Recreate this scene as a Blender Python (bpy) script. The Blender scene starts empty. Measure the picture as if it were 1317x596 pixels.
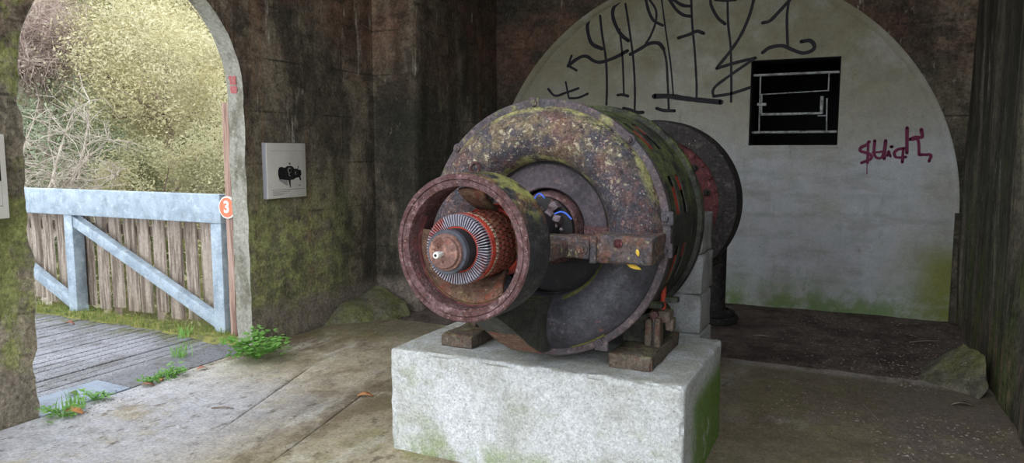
import bpy, bmesh, math, random
import numpy as np
from mathutils import Vector, Matrix, noise
from mathutils.geometry import tessellate_polygon

random.seed(7)
rng = np.random.default_rng(7)
scene = bpy.context.scene
col = scene.collection
R = math.radians

# ------------------------------------------------------------------ camera
cam_data = bpy.data.cameras.new('camera')
cam = bpy.data.objects.new('camera', cam_data)
col.objects.link(cam)
cam_data.sensor_width = 36.0
cam_data.lens = 36.0 * 950.0 / 1317.0
cam_data.clip_start = 0.05
cam_data.clip_end = 300
cam.location = (0, 0, 1.6)
cam.rotation_euler = (R(90) - math.atan(103.0 / 950.0), 0, R(25.5))
scene.camera = cam

# ------------------------------------------------------------------ overcast sky, exposure
world = bpy.data.worlds.new('overcast_sky')
scene.world = world
world.use_nodes = True
wn = world.node_tree.nodes
wn['Background'].inputs['Color'].default_value = (0.90, 0.955, 1.0, 1)
wn['Background'].inputs['Strength'].default_value = 1.0
scene.view_settings.view_transform = 'Standard'
scene.view_settings.look = 'None'
scene.view_settings.gamma = 1.0
scene.view_settings.use_curve_mapping = False
scene.view_settings.exposure = 1.75
CEILING_FRONT = 1.7      # unseen roof edge of the open chamber, placed to let sky light in
OPEN_FRONT = 1.0         # unseen front ends of the side walls, placed to let light in

# ------------------------------------------------------------------ materials
def hexc(r, g, b):
    f = lambda c: ((c / 255 + 0.055) / 1.055) ** 2.4 if c > 10 else c / 255 / 12.92
    return (f(r), f(g), f(b), 1)

def lin(c):
    return (c[0], c[1], c[2], 1)

def material(name, base, layers=(), rough=0.85, metal=0.0, bumps=(), spec=0.3, coords='world', translucent=0.0, grit=None):
    """base colour, then layers of colour laid on through noise masks."""
    m = bpy.data.materials.new(name)
    m.use_nodes = True
    t = m.node_tree
    n, l = t.nodes, t.links
    bsdf = n['Principled BSDF']
    bsdf.inputs['Roughness'].default_value = rough
    bsdf.inputs['Metallic'].default_value = metal
    bsdf.inputs['Specular IOR Level'].default_value = spec
    geo = n.new('ShaderNodeNewGeometry')
    if coords == 'world':
        pos = geo.outputs['Position']
    else:
        tc = n.new('ShaderNodeTexCoord')
        pos = tc.outputs['Object']
    sep = n.new('ShaderNodeSeparateXYZ')
    l.new(pos, sep.inputs[0])

    def ramp(sock, lo, hi):
        r = n.new('ShaderNodeMapRange')
        r.interpolation_type = 'SMOOTHSTEP'
        r.inputs['From Min'].default_value = lo
        r.inputs['From Max'].default_value = hi
        l.new(sock, r.inputs['Value'])
        return r.outputs['Result']

    def mul(a, b):
        x = n.new('ShaderNodeMath')
        x.operation = 'MULTIPLY'
        for i, v in enumerate((a, b)):
            if isinstance(v, (int, float)):
                x.inputs[i].default_value = v
            else:
                l.new(v, x.inputs[i])
        return x.outputs[0]

    def tex(kind, scale, stretch, detail=5, distort=0.0, off=0.0, rgh=0.68, pl='yz'):
        mp = n.new('ShaderNodeMapping')
        mp.inputs['Scale'].default_value = stretch
        mp.inputs['Location'].default_value = (off, off * 1.7, off * 0.6)
        l.new(pos, mp.inputs[0])
        if kind == 'brick':                           # courses of shuttering or blocks on an upright face
            sp = n.new('ShaderNodeSeparateXYZ'); l.new(mp.outputs[0], sp.inputs[0])
            cb = n.new('ShaderNodeCombineXYZ')
            l.new(sp.outputs[1 if pl == 'yz' else 0], cb.inputs[0]); l.new(sp.outputs[2], cb.inputs[1])
            x = n.new('ShaderNodeTexBrick')
            x.inputs['Scale'].default_value = 1.0
            x.inputs['Brick Width'].default_value = stretch_bw[0]
            x.inputs['Row Height'].default_value = stretch_bw[1]
            x.inputs['Mortar Size'].default_value = stretch_bw[2]
            x.inputs['Mortar Smooth'].default_value = stretch_bw[3]
            l.new(cb.outputs[0], x.inputs['Vector'])
            return x.outputs['Fac']
        if kind == 'vor':
            x = n.new('ShaderNodeTexVoronoi')
            x.inputs['Scale'].default_value = scale
            l.new(mp.outputs[0], x.inputs['Vector'])
            return x.outputs['Distance']
        x = n.new('ShaderNodeTexNoise')
        x.inputs['Scale'].default_value = scale
        x.inputs['Detail'].default_value = detail
        x.inputs['Roughness'].default_value = rgh
        x.inputs['Distortion'].default_value = distort
        l.new(mp.outputs[0], x.inputs['Vector'])
        return x.outputs[0]

    cur = None
    stretch_bw = (1.15, .43, .012, .6)
    for i, L in enumerate(layers):
        stretch_bw = L.get('bw', (1.15, .43, .012, .6))
        s = tex(L.get('k', 'noise'), L.get('s', 4), L.get('st', (1, 1, 1)), L.get('d', 5), L.get('w', 0.0), L.get('o', 3.1 * i), pl=L.get('pl', 'yz'))
        f = ramp(s, *L['r'])
        if L.get('k') == 'brick':
            f = mul(f, ramp(tex('noise', 2.3, (1, 1, 1), 6, 0, 4.4), .40, .62))
        for g in L.get('g', ()):                      # position gradients: (axis, from, to)
            f = mul(f, ramp(sep.outputs[g[0]], g[1], g[2]) if g[1] < g[2] else inv(n, l, ramp(sep.outputs[g[0]], g[2], g[1])))
        if 'up' in L:                                  # growth that favours upward faces
            sn = n.new('ShaderNodeSeparateXYZ')
            l.new(geo.outputs['Normal'], sn.inputs[0])
            f = mul(f, ramp(sn.outputs[2], *L['up']))
        f = mul(f, L.get('f', 1.0))
        mx = n.new('ShaderNodeMix')
        mx.data_type = 'RGBA'
        l.new(f, mx.inputs[0])
        if cur is None:
            mx.inputs[6].default_value = base
        else:
            l.new(cur, mx.inputs[6])
        mx.inputs[7].default_value = L['c']
        cur = mx.outputs[2]
    for (gs, ga) in (grit or ()):                     # fine mottling of the colour itself
        mr = n.new('ShaderNodeMapRange')
        mr.inputs['From Min'].default_value = .34
        mr.inputs['From Max'].default_value = .66
        mr.inputs['To Min'].default_value = 1 - ga
        mr.inputs['To Max'].default_value = 1 + ga
        l.new(tex('noise', gs, (1, 1, 1), 6, 0, 1.3 * gs, .75), mr.inputs['Value'])
        mx = n.new('ShaderNodeMix')
        mx.data_type = 'RGBA'; mx.blend_type = 'MULTIPLY'
        mx.inputs[0].default_value = 1.0
        if cur is None:
            mx.inputs[6].default_value = base
        else:
            l.new(cur, mx.inputs[6])
        cc = n.new('ShaderNodeCombineXYZ')
        for q in range(3):
            l.new(mr.outputs[0], cc.inputs[q])
        l.new(cc.outputs[0], mx.inputs[7])
        cur = mx.outputs[2]
    if cur is None:
        bsdf.inputs['Base Color'].default_value = base
    else:
        l.new(cur, bsdf.inputs['Base Color'])
    prev = None
    for b in bumps:
        bn = n.new('ShaderNodeBump')
        bn.inputs['Strength'].default_value = b[1]
        bn.inputs['Distance'].default_value = b[2]
        l.new(tex(b[4] if len(b) > 4 else 'noise', b[0], b[3] if len(b) > 3 else (1, 1, 1), 6), bn.inputs['Height'])
        if prev is not None:
            l.new(prev, bn.inputs['Normal'])
        prev = bn.outputs[0]
    if prev is not None:
        l.new(prev, bsdf.inputs['Normal'])
    if translucent > 0:
        tr = n.new('ShaderNodeBsdfTranslucent')
        if cur is None:
            tr.inputs[0].default_value = base
        else:
            l.new(cur, tr.inputs[0])
        ms = n.new('ShaderNodeMixShader')
        ms.inputs[0].default_value = translucent
        l.new(bsdf.outputs[0], ms.inputs[1])
        l.new(tr.outputs[0], ms.inputs[2])
        l.new(ms.outputs[0], n['Material Output'].inputs['Surface'])
    return m

def inv(n, l, s):
    x = n.new('ShaderNodeMath')
    x.operation = 'SUBTRACT'
    x.inputs[0].default_value = 1.0
    l.new(s, x.inputs[1])
    return x.outputs[0]

X, Y, Z = 0, 1, 2
MAT = {}
def wall_layers(green=True):
    Ls = [
        dict(c=hexc(104, 96, 82), s=1.6, st=(1, 1, .8), r=(.42, .60), d=8),
        dict(c=hexc(160, 152, 136), s=2.6, st=(1, 1, .5), r=(.52, .70), f=.7, d=8),
        dict(c=hexc(62, 58, 50), s=1.9, st=(1, 1, .34), r=(.48, .62), f=.85, d=8),
        dict(c=hexc(160, 122, 86), s=1.3, st=(1, 1, .05), r=(.60, .68), f=.6, o=9, d=4),
        dict(c=hexc(52, 52, 45), s=1.0, st=(1, 1, .4), r=(.40, .56), g=((Y, 4.9, 6.2),), f=.85, o=2.3),
        dict(c=hexc(132, 96, 80), s=1.3, r=(.35, .65), g=((Z, 1.9, 2.9),), f=.6, o=7.7),  # reddish lens haze towards the top, put into the wall colour
        dict(c=hexc(66, 60, 52), s=2.8, st=(1, 1, 2.4), r=(.54, .64), f=.7, o=21, d=9),
        dict(c=hexc(58, 54, 46), k='brick', st=(1, 1, 1), r=(.1, .8), f=.8, o=.37),
    ]
    if green:
        Ls += [dict(c=hexc(130, 130, 96), s=2.6, r=(.40, .58), g=((Z, 1.7, 1.1), (Y, 6.1, 5.2), (Y, 2.2, 4.2)), f=.7, d=9),
               dict(c=hexc(160, 162, 106), s=7, r=(.42, .58), g=((Z, 1.35, .9), (Y, 6.0, 5.2), (Y, 2.7, 4.4)), f=.85, d=9),
               dict(c=hexc(128, 134, 72), s=3.0, r=(.46, .56), g=((Y, 3.4, 3.0),), f=.75, d=9, o=41),
               dict(c=hexc(106, 112, 66), s=22, r=(.52, .64), g=((Z, 1.3, .8), (Y, 6.0, 5.2), (Y, 2.7, 4.4)), f=.65, d=9),
               dict(c=hexc(134, 122, 112), s=3, r=(.25, .45), g=((Z, .36, .24),), f=.85)]
    Ls += [dict(c=hexc(196, 190, 176), s=5, st=(1, 1, .22), r=(.635, .70), f=.6, d=8, o=31),
           dict(c=hexc(186, 178, 160), s=16, st=(1, 1, .5), r=(.60, .74), f=.55, d=8),
           dict(c=hexc(48, 44, 39), s=30, r=(.57, .68), f=.65, d=7, o=5)]
    return Ls
WB = ((1.1, .4, .05, (.06, .06, 2.2)), (14, .6, .04), (60, .5, .012))
# mould-blackened shuttered concrete with runs of water staining, moss on the lower part
MAT['dark_wall'] = material('mouldy_concrete', hexc(144, 132, 114), wall_layers(), rough=.9, bumps=WB, grit=((9, .35), (40, .45)))
MAT['end_wall'] = material('mouldy_end_concrete', hexc(120, 108, 94), wall_layers(False), rough=.9, bumps=WB, grit=((9, .35), (40, .45)))
MAT['right_wall'] = material('wet_black_concrete', hexc(108, 102, 88), [
    dict(c=hexc(56, 54, 47), s=2.2, st=(1, 1.6, .2), r=(.38, .56), d=8),
    dict(c=hexc(164, 158, 144), s=3.1, st=(1, 1.5, .2), r=(.56, .70), f=.75, o=5, d=8),
    dict(c=hexc(196, 190, 178), s=20, st=(1, 1, .25), r=(.56, .70), f=.7, o=4, g=((Y, 5.9, 6.2), (Y, 7.2, 6.8), (Z, 2.0, 1.6), (Z, .9, 1.2))),
    dict(c=hexc(92, 108, 54), s=2.8, st=(1, 1.2, .35), r=(.46, .62), g=((Z, 1.9, .8),), f=.75, o=8),
    dict(c=hexc(130, 112, 92), s=5, st=(1, 1.4, .3), r=(.46, .60), g=((Z, .55, .3),), f=.7, o=11),
    dict(c=hexc(38, 36, 32), s=9, st=(1, 1.5, .15), r=(.54, .66), f=.8, o=15),
], rough=.75, bumps=((6, .6, .05, (1, 1.4, .25)), (40, .4, .01)), grit=((9, .4), (38, .5)))
MAT['white_wall'] = material('old_whitewashed_plaster', hexc(170, 168, 158), [
    dict(c=hexc(184, 186, 190), s=.8, r=(.40, .62), g=((Z, 2.2, 1.4),)),
    dict(c=hexc(134, 128, 102), s=1.2, r=(.30, .58), g=((Z, 1.5, 2.7),), f=.9, d=7),  # olive-brown tone; fading of light towards the top put into the colour
    dict(c=hexc(150, 148, 140), s=2.2, st=(1, 1, 3.2), r=(.50, .66), f=.45),
    dict(c=hexc(118, 116, 102), s=7, st=(1.2, 1, .35), r=(.60, .74), f=.55, d=8),
    dict(c=hexc(146, 146, 142), k='brick', pl='xz', bw=(.46, .215, .05, 1.0), r=(.0, 1.0), f=.25, g=((Z, 2.3, 1.9),)),
    dict(c=hexc(112, 138, 78), s=3.2, r=(.36, .58), g=((Z, .42, .02),), f=.85, d=7),
    dict(c=hexc(128, 132, 62), s=1.6, r=(.30, .48), g=((X, .3, .7), (Z, .85, .5)), f=.9, o=6),
    dict(c=hexc(92, 92, 78), s=26, r=(.68, .74), f=.6, d=3),
], rough=.9, bumps=((4.2, .16, .02, (.7, 1, 1.6)), (50, .25, .006)), grit=((6, .10), (50, .12)))
MAT['jamb'] = material('weathered_pale_concrete', hexc(150, 148, 138), [
    dict(c=hexc(112, 108, 96), s=6, st=(1, 1, .5), r=(.45, .65)),
    dict(c=hexc(178, 177, 170), s=22, r=(.55, .7), f=.6),
    dict(c=hexc(104, 112, 70), s=4, r=(.5, .66), g=((Z, 1.0, .2),), f=.6),
], rough=.9, bumps=((30, .5, .015),), grit=((40, .3),))
MAT['pale_block'] = material('pale_cast_concrete', hexc(200, 202, 204), [
    dict(c=hexc(168, 168, 160), s=3.5, r=(.42, .66), f=.8, d=8),
    dict(c=hexc(214, 216, 222), s=2.1, r=(.5, .66), f=.7, o=5),
    dict(c=hexc(146, 154, 116), s=2.4, st=(1, 1, 1.6), r=(.50, .66), g=((Z, .56, .44),), f=.55, o=8, d=8),
    dict(c=hexc(132, 148, 92), s=5, r=(.44, .62), g=((Z, .17, .04),), f=.75, d=8),
    dict(c=hexc(104, 138, 44), s=3.4, r=(.30, .46), g=((X, -.76, -.70), (Y, 3.28, 3.55), (Z, .50, .36)), f=.92, d=8),
    dict(c=hexc(168, 166, 152), s=6, r=(.4, .6), up=(.7, .95), f=.7),
    dict(c=hexc(116, 114, 106), k='vor', s=85, r=(.16, .05), f=.75),
    dict(c=hexc(98, 96, 90), s=120, r=(.60, .70), f=.7, d=2),
], rough=.92, bumps=((60, .5, .012), (140, .5, .006)), grit=((24, .14), (75, .30)))
MAT['pillar_block'] = material('grey_pillar_concrete', hexc(172, 174, 176), [
    dict(c=hexc(140, 140, 138), s=5, st=(1, 1, .6), r=(.45, .66), f=.8),
    dict(c=hexc(192, 194, 198), s=9, r=(.55, .7), f=.6),
], rough=.92, bumps=((50, .5, .01), (9, .3, .02)), grit=((60, .25),))
MAT['slab'] = material('worn_floor_concrete', hexc(168, 156, 134), [
    dict(c=hexc(120, 106, 84), s=1.5, r=(.46, .60), d=9, st=(1, .6, 1)),
    dict(c=hexc(192, 186, 174), s=2.6, st=(1.6, .5, 1), r=(.50, .66), f=.8, d=9, o=4),
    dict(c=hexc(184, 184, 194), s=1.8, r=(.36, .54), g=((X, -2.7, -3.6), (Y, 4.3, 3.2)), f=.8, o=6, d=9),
    dict(c=hexc(96, 86, 70), s=9, st=(1.4, .8, 1), r=(.56, .66), f=.75, d=9),
    dict(c=hexc(74, 64, 54), s=34, r=(.64, .72), f=.7, d=4),
    dict(c=hexc(122, 122, 66), s=3, r=(.48, .62), g=((X, -2.9, -2.2), (X, -1.9, -2.1)), f=.65, d=8),
    dict(c=hexc(118, 106, 90), s=1.7, r=(.26, .50), g=((X, -1.0, -.5),), f=.85, o=2, d=8),
    dict(c=hexc(130, 122, 86), s=2.4, r=(.46, .62), g=((X, -.9, -.5), (X, .3, .0)), f=.7, o=13, d=8),
    dict(c=hexc(120, 108, 104), s=6, r=(.40, .58), g=((X, -.1, .4),), f=.85, o=3, d=8),
    dict(c=hexc(128, 120, 68), s=2.3, r=(.42, .58), g=((Y, 4.6, 5.3), (X, -1.8, -3.0)), f=.6, o=17, d=8),
    dict(c=hexc(120, 110, 94), s=5, r=(.3, .55), g=((Y, 4.9, 5.6),), f=.75, o=1),
    dict(c=hexc(178, 170, 164), s=5, r=(.36, .55), g=((Y, 5.60, 5.70), (X, -1.2, -.7)), f=.75, o=19, d=8),
], rough=.72, bumps=((5, .4, .03, (1.6, .6, 1)), (45, .5, .008)), grit=((10, .22), (50, .32)))
MAT['dirt'] = material('trodden_dirt', hexc(124, 110, 104), [
    dict(c=hexc(92, 78, 74), s=2.2, r=(.42, .62), d=8),
    dict(c=hexc(170, 160, 152), s=60, r=(.62, .72), f=.8, d=3),
    dict(c=hexc(140, 132, 120), s=8, r=(.55, .7), f=.5, d=8),
], rough=.95, bumps=((30, .7, .03), (110, .7, .012)), grit=((12, .3), (55, .5)))
MAT['rock'] = material('mossy_stone', hexc(124, 118, 102), [
    dict(c=hexc(92, 88, 76), s=5, r=(.42, .6), d=8),
    dict(c=hexc(112, 114, 66), s=3, r=(.44, .60), f=.75, up=(.0, .6), d=8),
    dict(c=hexc(150, 146, 134), s=14, r=(.58, .7), f=.5),
], rough=.95, bumps=((12, .6, .04), (60, .5, .01)), grit=((14, .25), (60, .35)))
MAT['black'] = material('dark_hollow', hexc(22, 22, 22), rough=.95)
MAT['ink'] = material('black_spray_paint', hexc(24, 20, 30), [dict(c=hexc(40, 34, 46), s=14, r=(.5, .7), f=.6)], rough=.6)
MAT['purple'] = material('purple_spray_paint', hexc(112, 14, 66), [dict(c=hexc(78, 8, 48), s=20, r=(.45, .65), f=.7)], rough=.55)
MAT['galv'] = material('galvanised_steel', hexc(168, 182, 196), [
    dict(c=hexc(138, 152, 166), s=5, r=(.42, .62), f=.8, d=7),
    dict(c=hexc(196, 208, 220), s=14, r=(.52, .68), f=.6),
    dict(c=hexc(112, 118, 112), s=9, st=(1, 1, .3), r=(.60, .72), f=.55, d=8),
], rough=.55, metal=.15, bumps=((30, .15, .004),), grit=((12, .10), (60, .10)))
MAT['grille'] = material('dull_galvanised_bars', hexc(176, 178, 178), [dict(c=hexc(96, 96, 94), s=22, r=(.45, .62), f=.8)], rough=.6, metal=.2)
MAT['old_wood'] = material('silvered_timber', hexc(168, 154, 142), [
    dict(c=hexc(104, 90, 80), s=16, st=(1, 1, .08), r=(.42, .60), f=.9),
    dict(c=hexc(206, 194, 184), s=26, st=(1, 1, .06), r=(.54, .7), f=.7),
    dict(c=hexc(100, 98, 72), s=5, st=(1, 1, .4), r=(.50, .66), g=((Z, .75, .15),), f=.7),
    dict(c=hexc(52, 44, 40), s=60, st=(1, 1, .05), r=(.62, .70), f=.8),
], rough=.9, bumps=((40, .6, .01, (1, 1, .06)),), grit=((30, .2),))
MAT['post_wood'] = material('pinkish_weathered_post', hexc(170, 142, 130), [
    dict(c=hexc(128, 100, 90), s=18, st=(1, 1, .08), r=(.45, .62)),
    dict(c=hexc(196, 176, 166), s=30, st=(1, 1, .06), r=(.55, .7), f=.7),
], rough=.9, bumps=((40, .5, .008, (1, 1, .06)),))
MAT['deck'] = material('wet_deck_board', hexc(140, 140, 146), [
    dict(c=hexc(112, 110, 110), s=5, st=(1, .4, 1), r=(.46, .64), d=8),
    dict(c=hexc(170, 170, 182), s=1.6, r=(.48, .64), f=.7, o=6),
    dict(c=hexc(64, 62, 58), s=40, r=(.58, .68), f=.6, d=2),
    dict(c=hexc(104, 106, 60), s=6, r=(.45, .6), g=((Y, 4.1, 4.45),), f=.8),
], rough=.5, bumps=((1.0, .8, .01, (70, 70, 70), 'vor'),), grit=((30, .2), (90, .35)))
MAT['mesh_plate'] = material('punched_steel_plate', hexc(124, 124, 130), [
    dict(c=hexc(52, 50, 50), k='vor', s=42, r=(.34, .20), f=.8),
    dict(c=hexc(92, 86, 80), s=6, r=(.5, .66), f=.6),
], rough=.55, metal=.3, bumps=((42, .5, .008, (1, 1, 1), 'vor'),))
MAT['smooth_plate'] = material('wet_smooth_steel_plate', hexc(158, 168, 186), [
    dict(c=hexc(126, 132, 146), s=7, r=(.46, .64), f=.8),
], rough=.4, metal=.3, bumps=((25, .15, .004),))
# iron
MAT['rust'] = material('purple_brown_rust', hexc(98, 74, 76), [
    dict(c=hexc(80, 54, 52), s=14, r=(.42, .60), d=8),
    dict(c=hexc(140, 114, 112), s=34, r=(.53, .66), f=.8, d=5),
    dict(c=hexc(70, 46, 44), s=70, r=(.56, .66), f=.8, d=3),
    dict(c=hexc(176, 156, 146), s=90, r=(.66, .72), f=.75, d=2),
    dict(c=hexc(140, 74, 58), s=7, r=(.60, .72), f=.5, o=4),
], rough=.88, bumps=((60, .6, .01), (14, .3, .01)), grit=((20, .25), (75, .45)))
MAT['ring_side'] = material('mossy_blackened_iron', hexc(52, 52, 55), [
    dict(c=hexc(90, 86, 84), s=18, st=(1, .35, 1), r=(.50, .66), f=.8, d=8),
    dict(c=hexc(112, 82, 62), s=9, r=(.46, .60), up=(.15, .55), f=.95, d=8),
    dict(c=hexc(152, 150, 88), s=13, st=(1, .6, 1), r=(.46, .60), up=(.2, .7), f=.9, d=8, o=7),
    dict(c=hexc(176, 176, 152), s=50, r=(.60, .70), up=(.0, .5), f=.7, d=4),
    dict(c=hexc(34, 34, 36), s=8, st=(.6, 1, 2), r=(.52, .66), f=.7, o=12),
], rough=.8, bumps=((50, .6, .01),), grit=((16, .35), (70, .5)))
MAT['cover'] = material('lichened_grey_iron', hexc(68, 66, 74), [
    dict(c=hexc(104, 78, 74), s=5, r=(.46, .60), f=.85, d=9),
    dict(c=hexc(92, 60, 52), s=16, r=(.54, .65), f=.8, d=9, o=2),
    dict(c=hexc(130, 114, 86), s=6, r=(.45, .60), g=((Z, 1.42, 1.68),), f=.75, d=9, o=8),
    dict(c=hexc(164, 160, 104), s=9, r=(.46, .57), g=((Z, 1.20, 1.60), (Y, 3.258, 3.292)), f=.9, d=9),
    dict(c=hexc(120, 124, 74), s=20, r=(.51, .62), g=((Z, 1.20, 1.50), (Y, 3.265, 3.305)), f=.8, d=9, o=4),
    dict(c=hexc(178, 168, 142), s=34, r=(.555, .63), g=((Z, 1.25, 1.6),), f=.8, d=8),
    dict(c=hexc(160, 128, 120), s=60, r=(.57, .66), f=.75, d=6, o=5),
    dict(c=hexc(196, 192, 182), s=75, r=(.645, .70), f=.9, d=5, o=14),
    dict(c=hexc(40, 38, 44), s=24, r=(.57, .67), f=.85, d=9, o=6),
], rough=.8, bumps=((70, .6, .01), (18, .35, .012)), grit=((16, .3), (80, .55)))
MAT['cover_low'] = material('smooth_dark_grey_iron', hexc(72, 72, 80), [
    dict(c=hexc(48, 48, 54), s=4, r=(.44, .64), f=.8),
    dict(c=hexc(98, 98, 106), s=11, r=(.52, .68), f=.6, d=8),
    dict(c=hexc(122, 84, 80), s=5, r=(.585, .66), f=.85, d=8, o=3),
    dict(c=hexc(140, 136, 58), s=16, r=(.52, .66), g=((Y, 3.315, 3.30),), f=.0),
    dict(c=hexc(150, 150, 152), s=70, r=(.68, .73), f=.7, d=3),
], rough=.62, bumps=((60, .35, .005),), grit=((12, .22), (80, .32)))
MAT['flange'] = material('rusted_rim_iron', hexc(88, 78, 82), [
    dict(c=hexc(82, 80, 86), s=6, r=(.46, .60), d=8, f=.9),
    dict(c=hexc(132, 112, 110), s=28, r=(.54, .66), f=.7, d=5),
    dict(c=hexc(150, 148, 92), s=14, r=(.54, .66), g=((Z, 1.1, 1.5),), f=.6, d=8),
    dict(c=hexc(56, 50, 50), s=44, r=(.58, .68), f=.7, d=5),
], rough=.82, bumps=((60, .5, .008),), grit=((18, .3), (75, .45)))
MAT['plate'] = material('dull_purple_grey_plate', hexc(84, 76, 82), [dict(c=hexc(104, 88, 90), s=30, r=(.52, .64), f=.8, d=6), dict(c=hexc(58, 54, 60), s=7, r=(.46, .62), f=.7, d=8), dict(c=hexc(150, 140, 136), s=80, r=(.64, .70), f=.7, d=4)], rough=.8, bumps=((60, .4, .006),), grit=((60, .35),))
MAT['casing'] = material('black_green_casing_iron', hexc(62, 62, 58), [
    dict(c=hexc(40, 40, 39), s=7, st=(1, .5, 1), r=(.44, .60), f=.8),
    dict(c=hexc(112, 122, 76), s=8, st=(1, .8, 1), r=(.42, .58), up=(-.1, .5), f=.85, d=9),
    dict(c=hexc(132, 128, 84), s=30, r=(.60, .70), up=(-.1, .4), f=.7, d=6),
    dict(c=hexc(96, 80, 74), s=20, r=(.60, .70), f=.6, d=8),
], rough=.75, bumps=((45, .5, .01),), grit=((14, .35), (70, .5)))
MAT['arm'] = material('flaking_arm_iron', hexc(90, 80, 80), [
    dict(c=hexc(116, 82, 68), s=11, r=(.48, .60), f=.85, d=9),
    dict(c=hexc(72, 72, 80), s=8, r=(.52, .64), f=.8, d=8, o=3),
    dict(c=hexc(168, 160, 112), s=24, r=(.56, .66), f=.8, d=7),
    dict(c=hexc(186, 182, 170), s=60, r=(.62, .70), f=.7, d=4),
    dict(c=hexc(56, 46, 44), s=34, r=(.58, .68), f=.8, d=5, o=5),
], rough=.85, bumps=((50, .6, .01), (14, .3, .012)), grit=((14, .3), (60, .5)))
MAT['red_iron'] = material('dark_red_iron', hexc(98, 54, 55), [
    dict(c=hexc(70, 38, 40), s=7, r=(.44, .62), f=.9),
    dict(c=hexc(150, 96, 92), s=24, r=(.58, .68), f=.7, d=6),
    dict(c=hexc(44, 32, 32), s=15, r=(.56, .68), f=.7),
], rough=.8, bumps=((45, .5, .008),), grit=((14, .3), (60, .4)))
MAT['red_paint'] = material('bright_red_lead_paint', hexc(176, 66, 50), [
    dict(c=hexc(128, 36, 30), s=12, r=(.46, .62), f=.8),
    dict(c=hexc(60, 40, 40), s=20, r=(.58, .68), f=.8),
], rough=.7)
MAT['bowl'] = material('mossy_rust_bowl', hexc(104, 80, 68), [
    dict(c=hexc(134, 60, 50), s=8, r=(.50, .62), f=.8, d=8),
    dict(c=hexc(118, 108, 70), s=7, r=(.52, .66), f=.55, d=8, o=5),
    dict(c=hexc(160, 144, 116), s=36, r=(.58, .68), f=.7, d=5),
    dict(c=hexc(64, 48, 42), s=24, r=(.56, .68), f=.8, d=6),
], rough=.88, bumps=((50, .5, .01),), grit=((16, .3), (70, .45)))
MAT['winding'] = material('red_brown_winding', hexc(124, 62, 50), [
    dict(c=hexc(150, 68, 52), s=15, r=(.52, .66), f=.8),
    dict(c=hexc(148, 122, 98), s=9, r=(.48, .62), up=(.1, .8), f=.8, d=6),
    dict(c=hexc(84, 44, 36), s=40, r=(.55, .67), f=.8),
], rough=.8, bumps=((80, .4, .005),))
MAT['cord'] = material('frayed_pale_cord', hexc(168, 150, 128), [dict(c=hexc(90, 62, 50), s=60, r=(.48, .60), f=.9)], rough=.95)
MAT['fin'] = material('grey_copper_riser', hexc(150, 146, 158), [
    dict(c=hexc(150, 66, 56), s=9, r=(.50, .62), f=.85, o=2),
    dict(c=hexc(196, 194, 204), s=30, r=(.55, .68), f=.7),
], rough=.6, metal=.3)
MAT['fin_gap'] = material('dark_riser_gap', hexc(44, 34, 36), rough=.9)
MAT['hub_plate'] = material('brown_rust_plate', hexc(112, 84, 78), [
    dict(c=hexc(160, 122, 108), s=24, r=(.50, .62), f=.85, d=8),
    dict(c=hexc(82, 50, 42), s=16, r=(.54, .66), f=.8, d=8, o=4),
    dict(c=hexc(160, 84, 58), s=10, r=(.62, .72), f=.5, o=7),
], rough=.8, bumps=((60, .5, .006),), grit=((40, .3), (110, .3)))
MAT['dark_steel'] = material('dark_grey_steel', hexc(82, 84, 94), [dict(c=hexc(54, 54, 60), s=12, r=(.45, .62), f=.8)], rough=.6, metal=.2)
MAT['black_band'] = material('black_lacquer_band', hexc(34, 32, 34), [dict(c=hexc(56, 50, 50), s=14, r=(.5, .66), f=.7)], rough=.6)
MAT['white_nut'] = material('whitened_nut', hexc(206, 204, 200), [dict(c=hexc(130, 120, 112), s=70, r=(.52, .66), f=.8)], rough=.6)
MAT['blue'] = material('blue_cable', hexc(74, 112, 220), rough=.5)
MAT['brush'] = material('corroded_brush_metal', hexc(118, 104, 110), [dict(c=hexc(70, 60, 60), s=40, r=(.45, .62), f=.9), dict(c=hexc(176, 172, 180), s=70, r=(.58, .68), f=.8)], rough=.6, metal=.3)
MAT['foot'] = material('mossy_iron_foot', hexc(100, 90, 80), [
    dict(c=hexc(120, 120, 84), s=12, r=(.46, .62), up=(.2, .8), f=.85, d=9),
    dict(c=hexc(98, 62, 56), s=16, r=(.50, .64), f=.8, d=7, o=3),
    dict(c=hexc(62, 56, 46), s=30, r=(.56, .68), f=.8, d=6),
    dict(c=hexc(160, 152, 130), s=60, r=(.64, .72), f=.7, d=4),
], rough=.9, bumps=((50, .6, .01),), grit=((20, .3), (70, .45)))
MAT['dark_rim'] = material('blackened_wheel_rim', hexc(52, 48, 48), [
    dict(c=hexc(86, 78, 76), s=24, r=(.52, .66), f=.8, d=8),
    dict(c=hexc(178, 174, 166), s=26, r=(.64, .70), f=.85, g=((Z, 1.4, 1.6),), d=5, o=4),
], rough=.85, bumps=((40, .5, .01),), grit=((14, .3), (60, .45)))
MAT['panel_white'] = material('white_panel_face', hexc(214, 210, 202), [dict(c=hexc(198, 192, 182), s=3, r=(.45, .65), f=.6)], rough=.5)
MAT['panel_edge'] = material('grey_panel_case', hexc(150, 150, 156), rough=.6)
MAT['print_black'] = material('black_print', hexc(24, 24, 26), [dict(c=hexc(52, 52, 54), s=70, r=(.52, .62), f=.8)], rough=.6)
MAT['print_grey'] = material('grey_print', hexc(148, 146, 142), [dict(c=hexc(184, 181, 175), s=90, r=(.45, .62), f=.8)], rough=.6)
MAT['orange'] = material('orange_enamel', hexc(240, 122, 92), [dict(c=hexc(224, 96, 64), s=14, r=(.5, .66), f=.5)], rough=.45)
MAT['sign_white'] = material('white_enamel', hexc(240, 236, 232), rough=.45)
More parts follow.
